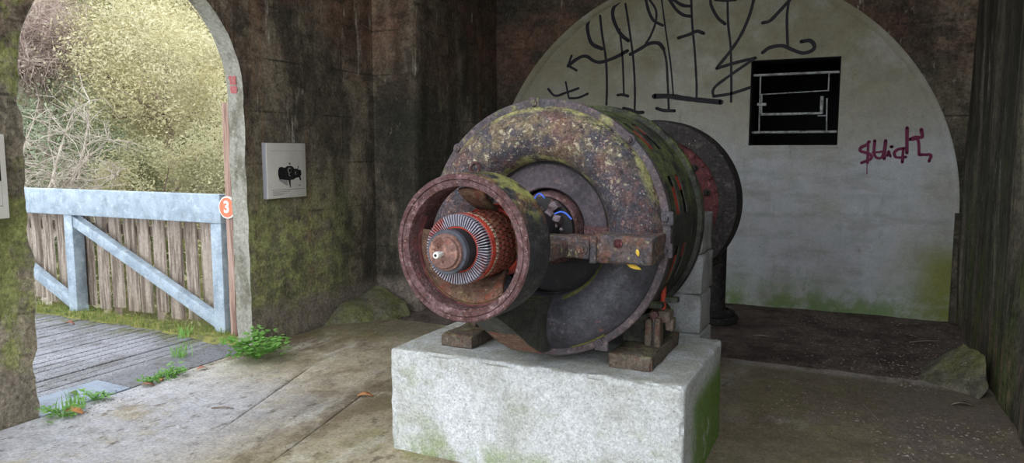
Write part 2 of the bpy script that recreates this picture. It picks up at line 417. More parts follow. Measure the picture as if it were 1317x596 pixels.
MAT['pink_mark'] = material('faded_red_paint_mark', hexc(168, 92, 92), [dict(c=hexc(150, 130, 124), s=40, r=(.5, .62), f=.7)], rough=.85)
# plants
def leaf_mat(name, a, b, c, tr=.35):
    return material(name, a, [dict(c=b, s=1.1, r=(.42, .60)), dict(c=c, s=7, r=(.50, .66), f=.85, d=3), dict(c=a, s=26, r=(.52, .62), f=.6, d=2, o=9)], rough=.6, translucent=tr)
MAT['leaf_yellow'] = leaf_mat('yellow_willow_leaf', hexc(198, 190, 150), hexc(212, 206, 176), hexc(164, 162, 128))
MAT['leaf_olive'] = leaf_mat('olive_leaf', hexc(168, 164, 130), hexc(196, 190, 152), hexc(128, 130, 102))
MAT['leaf_green'] = leaf_mat('grey_green_leaf', hexc(168, 180, 152), hexc(148, 162, 132), hexc(192, 200, 176))
MAT['leaf_dark'] = leaf_mat('dark_ivy_leaf', hexc(112, 122, 90), hexc(138, 146, 108), hexc(90, 100, 74))
MAT['leaf_pink'] = leaf_mat('brownish_twig_leaf', hexc(186, 170, 152), hexc(200, 190, 172), hexc(176, 172, 132))
MAT['weed'] = leaf_mat('fresh_weed_leaf', hexc(120, 170, 74), hexc(150, 196, 112), hexc(90, 142, 58))
MAT['grass'] = leaf_mat('short_grass', hexc(128, 146, 76), hexc(146, 154, 84), hexc(102, 122, 62))
MAT['bark_pale'] = material('pale_bark', hexc(188, 178, 166), [dict(c=hexc(140, 130, 118), s=8, r=(.45, .62), f=.8)], rough=.9)
MAT['bark_grey'] = material('grey_bark', hexc(138, 122, 110), [dict(c=hexc(98, 86, 76), s=8, r=(.45, .62), f=.8)], rough=.9)
MAT['bark_pink'] = material('pinkish_twig_bark', hexc(184, 166, 158), [dict(c=hexc(150, 132, 126), s=6, r=(.45, .62), f=.8)], rough=.9)
MAT['hill'] = material('shrubby_slope', hexc(118, 116, 72), [dict(c=hexc(86, 92, 56), s=2, r=(.42, .6)), dict(c=hexc(150, 138, 104), s=5, r=(.52, .66), f=.7)], rough=.95, bumps=((6, .8, .2),))
MAT['forecourt'] = material('outdoor_gravel', hexc(150, 146, 136), [dict(c=hexc(118, 112, 100), s=2, r=(.42, .62))], rough=.95)
MAT['leaf_dead'] = material('dry_orange_leaf', hexc(206, 144, 96), [dict(c=hexc(160, 96, 56), s=40, r=(.5, .64), f=.7)], rough=.8)
MAT['leaf_dead2'] = material('dry_brown_leaf', hexc(150, 100, 84), [dict(c=hexc(196, 160, 140), s=40, r=(.5, .64), f=.7)], rough=.8)
MAT['leaf_and_lichen'] = material('yellow_leaf_and_lichen', hexc(216, 180, 70), [dict(c=hexc(180, 160, 60), s=60, r=(.5, .64), f=.7)], rough=.8)
MAT['chip'] = material('pale_stone_chip', hexc(160, 148, 138), [dict(c=hexc(120, 104, 92), s=8, r=(.45, .6), f=.9)], rough=.9)
MAT['moss'] = material('yellow_green_moss', hexc(134, 130, 74), [dict(c=hexc(96, 98, 62), s=12, r=(.45, .6))], rough=.95, bumps=((60, .8, .01),))

# ------------------------------------------------------------------ geometry helpers
ORG = {}

class MB:
    """collects shapes, in world coordinates, into one mesh"""
    def __init__(self):
        self.v, self.f = [], []

    def add(self, vs, fs):
        k = len(self.v)
        self.v += [tuple(p) for p in vs]
        self.f += [tuple(i + k for i in q) for q in fs]
        return self

    def box(self, lo, hi):
        x0, y0, z0 = lo; x1, y1, z1 = hi
        return self.add([(x0, y0, z0), (x1, y0, z0), (x1, y1, z0), (x0, y1, z0), (x0, y0, z1), (x1, y0, z1), (x1, y1, z1), (x0, y1, z1)],
                        [(0, 3, 2, 1), (4, 5, 6, 7), (0, 1, 5, 4), (1, 2, 6, 5), (2, 3, 7, 6), (3, 0, 4, 7)])

    def rbox(self, lo, hi, rad=.01, step=.05, amp=0.0, freq=6.0, M=None, chip=0.0):
        """box with rounded edges, finely divided and roughened"""
        lo, hi = Vector(lo), Vector(hi)
        c, h = (lo + hi) / 2, (hi - lo) / 2
        rad = min(rad, min(h) * .95)
        def line(hh):
            inner = max(1, int(round(2 * (hh - rad) / step)))
            a = [-hh, -hh + rad * .3, -hh + rad]
            a += [-hh + rad + 2 * (hh - rad) * i / inner for i in range(1, inner)]
            return a + [hh - rad, hh - rad * .3, hh]
        L = [line(h[0]), line(h[1]), line(h[2])]
        idx, vs, fs = {}, [], []
        def vert(p):
            key = tuple(round(q, 5) for q in p)
            if key in idx:
                return idx[key]
            P = Vector(p)
            inn = Vector([max(-h[i] + rad, min(h[i] - rad, P[i])) for i in range(3)])
            d = P - inn
            if d.length > 1e-9:
                nn = d.normalized()
                P = inn + nn * rad
                if chip and len([1 for q in d if abs(q) > 1e-6]) > 1:
                    P -= nn * max(0, noise.noise((P + c) * freq * 1.3) - .05) * chip
            else:
                nn = Vector((0, 0, 1))
            if amp:
                P += nn * amp * noise.fractal((P + c) * freq, 1.0, 2.0, 3)
            P = P + c
            if M is not None:
                P = M @ P
            idx[key] = len(vs)
            vs.append(P[:])
            return idx[key]
        for ax in range(3):
            u, w = (ax + 1) % 3, (ax + 2) % 3
            for s in (-1, 1):
                for i in range(len(L[u]) - 1):
                    for j in range(len(L[w]) - 1):
                        q = []
                        for (a, b) in ((i, j), (i + 1, j), (i + 1, j + 1), (i, j + 1)):
                            p = [0, 0, 0]; p[ax] = s * h[ax]; p[u] = L[u][a]; p[w] = L[w][b]
                            q.append(vert(p))
                        if len(set(q)) == 4:
                            fs.append(tuple(q if s > 0 else q[::-1]))
        return self.add(vs, fs)

    def lathe(self, prof, cx, cz, a0=0, a1=360, n=96, closed=False, skip=None, cap=False):
        """profile of (radius, y) turned about the horizontal axis through (cx, cz)"""
        full = abs(a1 - a0) >= 359.99
        m = n if full else n + 1
        k = len(prof)
        vs = []
        for i in range(m):
            t = R(a0 + (a1 - a0) * i / n)
            for (r, y) in prof:
                vs.append((cx + r * math.cos(t), y, cz + r * math.sin(t)))
        fs = []
        for i in range(n):
            j = (i + 1) % m
            for q in range(k if closed else k - 1):
                q2 = (q + 1) % k
                if skip and skip(a0 + (a1 - a0) * (i + .5) / n, q):
                    continue
                fs.append((i * k + q, i * k + q2, j * k + q2, j * k + q))
        if cap and not full:
            fs.append(tuple(range(k)))
            fs.append(tuple((m - 1) * k + q for q in range(k))[::-1])
        return self.add(vs, fs)

    def tube(self, pts, rad, n=8, caps=True):
        pts = [Vector(p) for p in pts]
        rr = rad if isinstance(rad, (list, tuple)) else [rad] * len(pts)
        vs, fs = [], []
        up = Vector((.13, .37, .92)).normalized()
        for i, p in enumerate(pts):
            d = (pts[min(i + 1, len(pts) - 1)] - pts[max(i - 1, 0)])
            d = d.normalized() if d.length > 1e-9 else Vector((0, 0, 1))
            a = d.cross(up)
            if a.length < 1e-3:
                a = d.cross(Vector((1, 0, 0)))
            a.normalize(); b = d.cross(a)
            for k in range(n):
                t = 2 * math.pi * k / n
                vs.append(p + (a * math.cos(t) + b * math.sin(t)) * rr[i])
        for i in range(len(pts) - 1):
            for k in range(n):
                k2 = (k + 1) % n
                fs.append((i * n + k, i * n + k2, (i + 1) * n + k2, (i + 1) * n + k))
        if caps:
            fs.append(tuple(range(n))[::-1]); fs.append(tuple((len(pts) - 1) * n + k for k in range(n)))
        return self.add(vs, fs)

    def prism(self, poly, f0, f1, hole=None):
        """2-D outline (with optional holes) carried between two mappings (u, v) -> point"""
        loops = [poly] + (hole or [])
        flat = [p for lp in loops for p in lp]
        tri = tessellate_polygon([[Vector((p[0], p[1], 0)) for p in lp] for lp in loops])
        n = len(flat)
        vs = [f0(*p) for p in flat] + [f1(*p) for p in flat]
        fs = [tuple(t) for t in tri] + [tuple(i + n for i in t[::-1]) for t in tri]
        k = 0
        for lp in loops:
            m = len(lp)
            for i in range(m):
                j = (i + 1) % m
                fs.append((k + i, k + j, k + j + n, k + i + n))
            k += m
        return self.add(vs, fs)

    def build(self, name, mat, parent=None, smooth=40, fix=True):
        org = ORG.get(parent.name, Vector((0, 0, 0))) if parent else Vector((0, 0, 0))
        me = bpy.data.meshes.new(name)
        me.from_pydata([(p[0] - org[0], p[1] - org[1], p[2] - org[2]) for p in self.v], [], self.f)
        if fix:
            bm = bmesh.new(); bm.from_mesh(me)
            bmesh.ops.remove_doubles(bm, verts=bm.verts, dist=1e-5)
            bmesh.ops.recalc_face_normals(bm, faces=bm.faces)
            bm.to_mesh(me); bm.free()
        if smooth:
            me.shade_smooth()
            me.set_sharp_from_angle(angle=R(smooth))
        me.materials.append(mat if not isinstance(mat, str) else MAT[mat])
        o = bpy.data.objects.new(name, me)
        col.objects.link(o)
        if parent:
            o.parent = parent
        ORG[o.name] = org
        return o

def thing(name, label, cat, org, group=None):
    o = bpy.data.objects.new(name, None)
    o.empty_display_size = .1
    col.objects.link(o)
    o.location = org
    ORG[o.name] = Vector(org)
    tag(o, label, cat, group)
    return o

def tag(o, label, cat, group=None):
    o['label'] = label
    o['category'] = cat
    if group:
        o['group'] = group
    return o

def struct(o):
    o['kind'] = 'structure'
    return o

def stuff(o):
    o['kind'] = 'stuff'
    return o

def instance(src, name, parent, loc, rot=None, scale=None):
    """another object on the same mesh data; loc in world coordinates"""
    o = bpy.data.objects.new(name, src)
    col.objects.link(o)
    if parent:
        o.parent = parent
        o.location = Vector(loc) - ORG[parent.name]
    else:
        o.location = loc
    if rot:
        o.rotation_euler = rot
    if scale:
        o.scale = scale
    return o

def raw_mesh(name, mb, mat, smooth=40):
    me = bpy.data.meshes.new(name)
    me.from_pydata(mb.v, [], mb.f)
    bm = bmesh.new(); bm.from_mesh(me)
    bmesh.ops.remove_doubles(bm, verts=bm.verts, dist=1e-5)
    bmesh.ops.recalc_face_normals(bm, faces=bm.faces)
    bm.to_mesh(me); bm.free()
    me.shade_smooth(); me.set_sharp_from_angle(angle=R(smooth))
    me.materials.append(MAT[mat])
    return me

def quads(name, V, mat, parent=None, k=4):
    """numpy (n, k, 3) array of separate k-gons -> one mesh, quickly"""
    V = np.asarray(V, dtype=np.float32)
    n = len(V)
    if parent:
        o = ORG[parent.name]
        V = V - np.array([o[0], o[1], o[2]], dtype=np.float32)
    me = bpy.data.meshes.new(name)
    me.vertices.add(n * k)
    me.vertices.foreach_set('co', V.ravel())
    me.loops.add(n * k)
    me.loops.foreach_set('vertex_index', np.arange(n * k, dtype=np.int32))
    me.polygons.add(n)
    me.polygons.foreach_set('loop_start', np.arange(0, n * k, k, dtype=np.int32))
    me.update(calc_edges=True)
    me.validate()
    me.materials.append(MAT[mat])
    ob = bpy.data.objects.new(name, me)
    col.objects.link(ob)
    if parent:
        ob.parent = parent
    return ob

# ------------------------------------------------------------------ the setting
LX, RX, BY, TY, TX = -4.5, 0.84, 8.0, 6.2, -4.02      # left wall, right wall, end wall, where the vault begins
CH = 4.3                                   # chamber height
VC, VR, VS = -1.63, 2.41, 1.03             # vault: centre x, radius, springing height

# floor: dirt base with three concrete slabs whose joints show
b = MB()
nx, ny = 60, 110
xs = np.linspace(-4.9, 1.0, nx); ys = np.linspace(-3.0, 8.05, ny)
vs = [(x, y, -.032 + .012 * noise.noise((x * 2.2, y * 2.2, 0)) + (.022 if y > 5.7 else 0) * min(1, (y - 5.7) * 3 if y > 5.7 else 0)) for y in ys for x in xs]
fs = [(j * nx + i, j * nx + i + 1, (j + 1) * nx + i + 1, (j + 1) * nx + i) for j in range(ny - 1) for i in range(nx - 1)]
b.add(vs, fs)
floor = struct(b.build('floor', 'dirt', smooth=80))
def j1(y): return -3.306 - (y - 3.03) * .3137
def j2(y): return -2.717 - (y - 2.836) * .2136
def slab_edge(y): return -4.43 - .03 * noise.noise((y * 3, 1, 0)) + (0.0)
def gap(fn, y):
    a, c = {j1: (2.9, 4.3), j2: (2.7, 4.0)}.get(fn, (9, 9))
    t = max(0.0, min(1.0, (y - a) / .3)) * max(0.0, min(1.0, (c - y) / .3))
    return .0045 * t if fn in (j1, j2) else .0
def slab(xa, xb, y0, y1, n):
    m = 110
    vs, fs = [], []
    for j in range(m):
        y = y0 + (y1 - y0) * j / (m - 1)
        a, c = xa(y), xb(y)
        gl, gr = gap(xa, y), gap(xb, y)
        a += gl * (1 + .8 * noise.noise((y * 9, 3, 0))); c -= gr * (1 + .8 * noise.noise((y * 9, 7, 0)))
        row = [(a, y, -.04), (a, y, -1.2 * gl)]
        for i in range(n):
            x = a + .006 + (c - a - .012) * i / (n - 1)
            yy = y
            if j == m - 1: yy += .03 * noise.noise((x * 4, 5, 1))
            row.append((x, yy, .006 * noise.noise((x * 1.6, y * 1.6, 4)) * (0 if i in (0, n - 1) else 1)))
        row += [(c, y, -1.2 * gr), (c, y, -.04)]
        vs += row
    k = n + 4
    for j in range(m - 1):
        for i in range(k - 1):
            fs.append((j * k + i, j * k + i + 1, (j + 1) * k + i + 1, (j + 1) * k + i))
    s = MB().add(vs, fs)
    s.add([vs[(m - 1) * k + i] for i in range(k)] + [(vs[(m - 1) * k + i][0], vs[(m - 1) * k + i][1] + .01, -.05) for i in range(k)],
          [(i, i + 1, k + i + 1, k + i) for i in range(k - 1)])
    return s.build('slab', 'slab', floor, smooth=60)
slab(slab_edge, j1, -3.0, 5.78, 26)
slab(j1, j2, -3.0, 5.78, 18)
slab(j2, lambda y: RX + .02, -3.0, 5.78, 60)

# left wall: arched opening, rough edges
AY0, AY1, ASP = 2.72, 4.46, 2.04
AR = (AY1 - AY0) / 2; AC = (AY0 + AY1) / 2
def wob(y, z, a=.012): return a * noise.fractal((y * 5, z * 5, 2.2), 1, 2, 3)
arch = []
for i in range(52):
    z = -.05 + (ASP + .05) * i / 51
    arch.append((AY0 + wob(1, z, .035) + (.0 if z > .6 else -.03 * (1 - z / .6)), z))
for i in range(1, 60):
    t = math.pi - math.pi * i / 60
    arch.append((AC + (AR + wob(2, t, .008)) * math.cos(t), ASP + AR * math.sin(t)))
for i in range(52):
    z = ASP - (ASP + .05) * i / 51
    arch.append((AY1 + wob(3, z, .014), z))
outer = [(OPEN_FRONT, -.05)] + arch + [(TY, -.05), (TY, CH), (OPEN_FRONT, CH)]
XW = -4.655
b = MB()
n = len(outer)
tri = tessellate_polygon([[Vector((p[0], p[1], 0)) for p in outer]])
vs = [(LX, p[0], p[1]) for p in outer] + [(XW, p[0], p[1]) for p in outer]
b.add(vs, [tuple(t) for t in tri] + [tuple(i + n for i in t[::-1]) for t in tri] +
      [(i, (i + 1) % n, (i + 1) % n + n, i + n) for i in range(n) if not (1 <= i < len(arch))])
wall_left = struct(b.build('wall_left', 'dark_wall', smooth=30))
# the pale dressed lining of the opening, standing a few millimetres proud of the raw wall edge
b = MB()
m = len(arch)
vs, fs = [], []
for (y, z) in arch:
    cy, cz = AC, min(z, ASP)
    d = Vector((y - cy, z - cz)); d = d / max(1e-6, d.length)
    for (off, x) in ((.0, LX + .004), (.0, LX - .07), (.002, LX - .14), (-.001, XW - .01), (.05, XW - .01)):
        vs.append((x, y + d.x * off, z + d.y * off))
    k = 5
for i in range(m - 1):
    for q in range(k - 1):
        fs.append((i * k + q, i * k + q + 1, (i + 1) * k + q + 1, (i + 1) * k + q))
b.add(vs, fs)
b.build('arch_reveal', 'jamb', wall_left, smooth=50)
# a faded red paint mark on the reveal
b = MB()
for (z0, z1) in ((2.13, 2.20), (2.06, 2.12)):
    b.add([(x, AC + (AR - .006) * math.cos(math.asin(min(1, (z - ASP) / AR))), z) for (x, z) in ((-4.56, z0), (-4.62, z0 + .005), (-4.63, z1), (-4.55, z1 - .004))], [(0, 1, 2, 3)])
b.build('paint_mark', 'pink_mark', wall_left, smooth=0, fix=False)

# the passage narrows: a return on the left, then side walls up to the end wall
def arch_pts(r, n=64):
    p = [(VC - r, -.05)]
    p += [(VC + r * math.cos(math.pi - math.pi * i / n), VS + r * math.sin(math.pi - math.pi * i / n)) for i in range(n + 1)]
    return p + [(VC + r, -.05)]
def wall_grid(path, name, mat, n=10, amp=.012, h=None):
    """upright wall along a plan path, roughened"""
    h = h or CH
    P = []
    for (p, q) in zip(path[:-1], path[1:]):
        m = max(2, int((Vector(q) - Vector(p)).length / .1))
        P += [Vector(p).lerp(Vector(q), i / m) for i in range(m)]
    P.append(Vector(path[-1]))
    nz = 44
    vs = []
    for p in P:
        for i in range(nz):
            z = -.05 + (h + .05) * i / (nz - 1)
            q = amp * noise.fractal((p.x * 2.5, p.y * 2.5, z * 1.2), 1, 2, 4)
            vs.append((p.x + q, p.y + q, z))
    fs = [(j * nz + i, j * nz + i + 1, (j + 1) * nz + i + 1, (j + 1) * nz + i) for j in range(len(P) - 1) for i in range(nz - 1)]
    return struct(MB().add(vs, fs).build(name, mat, smooth=50))
wall_return = wall_grid([(LX - .1, TY), (TX, TY), (TX + .025, TY + .035), (TX + .02, BY + .1)], 'wall_return', 'dark_wall')
# dark end wall round the lunette, a little proud of it
mouth = arch_pts(VR)
mouth = [(x + .012 * noise.noise((x * 6, z * 6, 0)), z) for (x, z) in mouth]
outl = [(TX - .3, -.05)] + mouth + [(RX + .3, -.05), (RX + .3, CH), (TX - .3, CH)]
b = MB().prism(outl, lambda u, w: (u, BY - .035, w), lambda u, w: (u, BY + .12, w))
struct(b.build('wall_back_surround', 'end_wall', smooth=30))

# end wall: whitewashed lunette with a barred window
WX0, WX1, WZ0, WZ1 = -1.105, -.262, 1.662, 2.525
lun = arch_pts(VR + .03, 90)
hole = [(WX0, WZ0), (WX1 + .0, WZ0), (WX1, WZ1), (WX0, WZ1)]
b = MB().prism(lun, lambda u, w: (u, BY, w), lambda u, w: (u, BY + .3, w), [hole])
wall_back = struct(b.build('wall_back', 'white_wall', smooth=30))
# thin plaster bead that laps round the edge of the lunette
b = MB()
vs, fs = [], []
lip = arch_pts(VR - .012, 90)[1:-1]
for (x, z) in lip:
    d = Vector((x - VC, z - VS)); d.normalize()
    w = .035 + .02 * noise.noise((x * 5, z * 5, 3))
    for (r, y) in ((-w, BY - .002), (-w * .5, BY - .02), (.0, BY - .038), (.025, BY - .04), (.04, BY - .034)):
        vs.append((x + d.x * r, y, z + d.y * r))
for i in range(len(lip) - 1):
    for q in range(4):
        fs.append((i * 5 + q, i * 5 + q + 1, (i + 1) * 5 + q + 1, (i + 1) * 5 + q))
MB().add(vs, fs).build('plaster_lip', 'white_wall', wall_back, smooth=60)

# dark room behind the window
b = MB().box((WX0 - .5, BY + .3, WZ0 - .8), (WX1 + .5, BY + 1.8, WZ1 + .5))
b.f = [q for q in b.f if q != b.f[2]]     # open towards the window
win = bpy.data.objects.new('window_1', None); col.objects.link(win); struct(win)
win.location = ((WX0 + WX1) / 2, BY, WZ0); ORG[win.name] = Vector(win.location)
b.build('dark_room', 'black', win, smooth=0)
b = MB()
for (lo, hi) in (((WX0, BY + .02, WZ0), (WX0 + .012, BY + .3, WZ1)), ((WX1 - .012, BY + .02, WZ0), (WX1, BY + .3, WZ1)), ((WX0, BY + .02, WZ1 - .012), (WX1, BY + .3, WZ1)), ((WX0, BY + .03, WZ0), (WX1, BY + .3, WZ0 + .012))):
    b.box(lo, hi)
b.build('window_reveal', 'black', win, smooth=0)
MB().rbox((WX0 - .01, BY - .012, WZ0 - .03), (WX1 + .01, BY + .06, WZ0), .008, .1, .003, 20).build('window_sill', 'white_wall', win)
def bar(p, q, r, name='bar'):
    P, Q = Vector(p), Vector(q)
    MB().tube([P, P.lerp(Q, .5), Q], r, 8).build(name, 'grille', win, 50)
gy = BY + .12
bar((WX0, gy, 2.386), (WX1, gy, 2.386), .014)
bar((WX0, gy, 1.798), (WX1, gy, 1.798), .014)
bar((-1.024, gy, 2.386), (-1.02, gy, 1.798), .008)
bar((-.371, gy, 2.386), (-.371, gy, 2.2), .007)
bar((-.380, gy, 2.13), (-.371, gy, 1.798), .008)
bar((-1.005, gy - .02, 2.186), (-.37, gy - .02, 2.205), .006)
bar((-1.003, gy - .02, 2.19), (-1.0, gy - .02, 1.982), .008)
bar((-1.003, gy - .02, 1.982), (-.425, gy - .02, 1.983), .014)
bar((-.425, gy - .02, 1.975), (-.425, gy - .02, 2.15), .018)
bar((-.46, gy, 1.958), (-.375, gy, 1.958), .006)
MB().rbox((-1.045, gy - .035, 2.07), (-.955, gy - .005, 2.10), .005, .05).build('hinge', 'grille', win)

# graffiti: flat paint on the plaster
def ribbon(name, strokes, mat, label):
    b = MB()
    yy = BY - .0015
    for si, (w, pl) in enumerate(strokes):
        P = [Vector((p[0], p[1])) for p in pl]
        if len(P) > 2:                                  # smooth curve through the points
            Q = []
            E = [P[0] * 2 - P[1]] + P + [P[-1] * 2 - P[-2]]
            for i in range(1, len(E) - 2):
                for s in range(6):
                    t = s / 6
                    Q.append(.5 * (2 * E[i] + (E[i + 1] - E[i - 1]) * t + (2 * E[i - 1] - 5 * E[i] + 4 * E[i + 1] - E[i + 2]) * t * t + (3 * E[i] - E[i - 1] - 3 * E[i + 1] + E[i + 2]) * t ** 3))
            Q.append(P[-1])
        else:
            Q = [P[0].lerp(P[1], t / 6) for t in range(7)]
        vs, fs = [], []
        y0 = yy - .0004 * (si % 4)
        for i, p in enumerate(Q):
            d = Q[min(i + 1, len(Q) - 1)] - Q[max(i - 1, 0)]
            d = d / max(1e-6, d.length)
            nrm = Vector((-d.y, d.x))
            h = w * .5 * (1 + .18 * noise.noise((p.x * 14, p.y * 14, si)))
            vs += [(p.x + nrm.x * h, y0, p.y + nrm.y * h), (p.x - nrm.x * h, y0, p.y - nrm.y * h)]
        for i in range(len(Q) - 1):
            fs.append((2 * i, 2 * i + 1, 2 * i + 3, 2 * i + 2))
        b.add(vs, fs)
        for p in (Q[0], Q[-1]):                         # round stroke ends
            b.add([(p.x + w * .5 * math.cos(a * math.pi / 5), y0, p.y + w * .5 * math.sin(a * math.pi / 5)) for a in range(10)], [tuple(range(10))])
    o = b.build(name, mat, wall_back, smooth=0, fix=False)
    o['label'] = label
BLACK = [(0.041, [(-2.601, 3.214), (-2.724, 3.171), (-2.826, 3.116), (-2.878, 3.024), (-2.869, 2.906), (-2.822, 2.796), (-2.707, 2.736)]), (0.0274, [(-2.734, 3.098), (-2.709, 2.906), (-2.66, 2.626), (-2.644, 2.348), (-2.646, 2.122)]), (0.041, [(-2.436, 3.324), (-2.501, 3.247), (-2.578, 3.17), (-2.583, 3.066), (-2.529, 2.936), (-2.472, 2.859), (-2.405, 2.806)]), (0.0274, [(-2.792, 3.124), (-2.679, 3.178), (-2.568, 3.242), (-2.48, 3.318)]), (0.0228, [(-2.507, 2.934), (-2.468, 2.616), (-2.446, 2.223)]), (0.0319, [(-2.518, 2.221), (-2.462, 2.224), (-2.399, 2.207)]), (0.0251, [(-2.445, 3.201), (-2.396, 2.927), (-2.347, 2.61), (-2.323, 2.293), (-2.321, 2.06)]), (0.0365, [(-2.448, 2.074), (-2.37, 2.057), (-2.292, 2.027), (-2.226, 2.026)]), (0.0388, [(-2.414, 2.698), (-2.558, 2.632), (-2.716, 2.591), (-2.808, 2.613), (-2.878, 2.66), (-2.948, 2.663), (-3.03, 2.624), (-3.101, 2.573)]), (0.0274, [(-3.066, 2.681), (-3.112, 2.563)]), (0.0274, [(-3.112, 2.574), (-3.005, 2.514)]), (0.0319, [(-2.229, 3.306), (-2.217, 3.223), (-2.182, 3.097), (-2.127, 3.0), (-2.03, 2.942)]), (0.0251, [(-2.219, 3.305), (-2.174, 3.219), (-2.108, 3.112), (-2.105, 2.989), (-2.156, 2.848), (-2.218, 2.749)]), (0.0388, [(-2.38, 2.658), (-2.272, 2.71), (-2.165, 2.762), (-2.068, 2.756), (-2.014, 2.695)]), (0.0251, [(-2.014, 2.695), (-1.979, 2.549), (-1.958, 2.28), (-1.944, 2.061)]), (0.0365, [(-2.075, 2.065), (-1.999, 2.042), (-1.882, 2.035)]), (0.0182, [(-2.057, 3.311), (-2.046, 3.208), (-1.997, 2.899), (-1.937, 2.547), (-1.897, 2.195)]), (0.0274, [(-3.352, 2.319), (-3.266, 2.239), (-3.134, 2.268), (-2.98, 2.313)]), (0.0228, [(-3.135, 2.389), (-3.097, 2.211)]), (0.0274, [(-3.085, 2.204), (-2.979, 2.208), (-2.869, 2.248)]), (0.034, [(-1.982, 3.246), (-1.959, 3.201), (-1.89, 3.098), (-1.811, 3.034), (-1.734, 3.015)]), (0.034, [(-1.949, 3.232), (-1.914, 3.197), (-1.825, 3.136), (-1.737, 3.118)]), (0.0243, [(-1.739, 3.288), (-1.732, 3.181), (-1.714, 2.924), (-1.681, 2.642), (-1.654, 2.317), (-1.65, 2.142)]), (0.0365, [(-1.856, 2.8), (-1.74, 2.829), (-1.665, 2.856), (-1.595, 2.83)]), (0.0535, [(-2.107, 2.196), (-1.936, 2.191), (-1.734, 2.156), (-1.396, 2.113)]), (0.0316, [(-1.536, 3.249), (-1.533, 3.164), (-1.521, 3.1), (-1.454, 2.979), (-1.378, 2.91)]), (0.034, [(-1.48, 3.164), (-1.385, 3.148), (-1.281, 3.147)]), (0.0243, [(-1.363, 3.254), (-1.36, 3.139), (-1.346, 2.897), (-1.314, 2.664), (-1.296, 2.303), (-1.293, 2.115)]), (0.0316, [(-1.089, 3.209), (-1.102, 3.128), (-1.142, 2.966), (-1.218, 2.784), (-1.317, 2.632), (-1.439, 2.479)]), (0.034, [(-1.449, 2.463), (-1.251, 2.513), (-1.066, 2.549)]), (0.0292, [(-1.066, 2.549), (-1.248, 2.428), (-1.434, 2.297), (-1.481, 2.234), (-1.473, 2.176)]), (0.0316, [(-1.473, 2.176), (-1.304, 2.196), (-1.108, 2.253)]), (0.034, [(-0.757, 3.098), (-0.861, 2.985), (-0.938, 2.909), (-1.007, 2.894)]), (0.0267, [(-0.759, 3.139), (-0.777, 2.938), (-0.759, 2.641)]), (0.0365, [(-0.997, 2.599), (-0.928, 2.645), (-0.809, 2.655), (-0.709, 2.608), (-0.611, 2.572), (-0.525, 2.597), (-0.514, 2.647), (-0.557, 2.69), (-0.634, 2.685)])]
PURPLE = [(0.0301, [(0.02, 1.694), (0.001, 1.666), (-0.049, 1.638), (-0.051, 1.604), (-0.0, 1.587), (0.042, 1.564), (0.043, 1.53), (0.003, 1.507), (-0.037, 1.49)]), (0.0246, [(0.012, 1.694), (0.015, 1.49)]), (0.0082, [(0.011, 1.496), (0.015, 1.382)]), (0.0274, [(0.068, 1.705), (0.067, 1.598), (0.084, 1.547), (0.125, 1.536), (0.148, 1.575), (0.162, 1.704)]), (0.0301, [(0.162, 1.704), (0.158, 1.53)]), (0.0219, [(0.056, 1.589), (0.142, 1.598)]), (0.0219, [(0.184, 1.559), (0.192, 1.604), (0.211, 1.553)]), (0.0301, [(0.212, 1.645), (0.218, 1.645)]), (0.0274, [(0.331, 1.631), (0.272, 1.62), (0.243, 1.587), (0.255, 1.548), (0.295, 1.542), (0.34, 1.548)]), (0.0274, [(0.316, 1.631), (0.314, 1.498)]), (0.0301, [(0.338, 1.825), (0.348, 1.587)]), (0.0301, [(0.364, 1.714), (0.414, 1.736), (0.467, 1.735), (0.457, 1.807)]), (0.0274, [(0.376, 1.714), (0.435, 1.708), (0.452, 1.57)]), (0.0274, [(0.452, 1.57), (0.5, 1.57), (0.549, 1.565), (0.537, 1.51)])]

ribbon('graffiti_tag', BLACK, 'ink', 'large black spray-painted tag of tall letters ending in 1')
ribbon('graffiti_word', PURPLE, 'purple', 'small purple spray-painted word beside the window')

# right wall, ceiling, ground outside
b = MB()
ny, nz = 90, 40
ys = np.linspace(OPEN_FRONT, BY + .05, ny); zs = np.linspace(-.05, CH, nz)
b.add([(RX + .035 * noise.fractal((1, y * 1.5, z * .5), 1, 2, 4) - .02 * noise.noise((2, y * 4, z * .3)), y, z) for y in ys for z in zs],
      [(j * nz + i, j * nz + i + 1, (j + 1) * nz + i + 1, (j + 1) * nz + i) for j in range(ny - 1) for i in range(nz - 1)])
b.box((RX + .1, OPEN_FRONT, -.05), (RX + .35, BY + .05, CH))
struct(b.build('wall_right', 'right_wall', smooth=60))
struct(MB().box((LX - .3, CEILING_FRONT, CH), (RX + .4, BY + .3, CH + .25)).build('ceiling', 'dark_wall', smooth=0))
b = MB()
b.box((-40, -30, -.6), (40, -3.0, -.05))
b.box((1.0, -3.0, -.6), (40, 9, -.05))
struct(b.build('ground', 'forecourt', smooth=0))

# ------------------------------------------------------------------ plinth, pillar, stones
b = MB().rbox((-2.25, 3.2, -.03), (-.68, 4.15, .555), .018, .03, .004, 9, chip=.05)
o = b.build('concrete_plinth', 'pale_block', smooth=60)
tag(o, 'pale rough concrete plinth carrying the rusty generator', 'plinth')

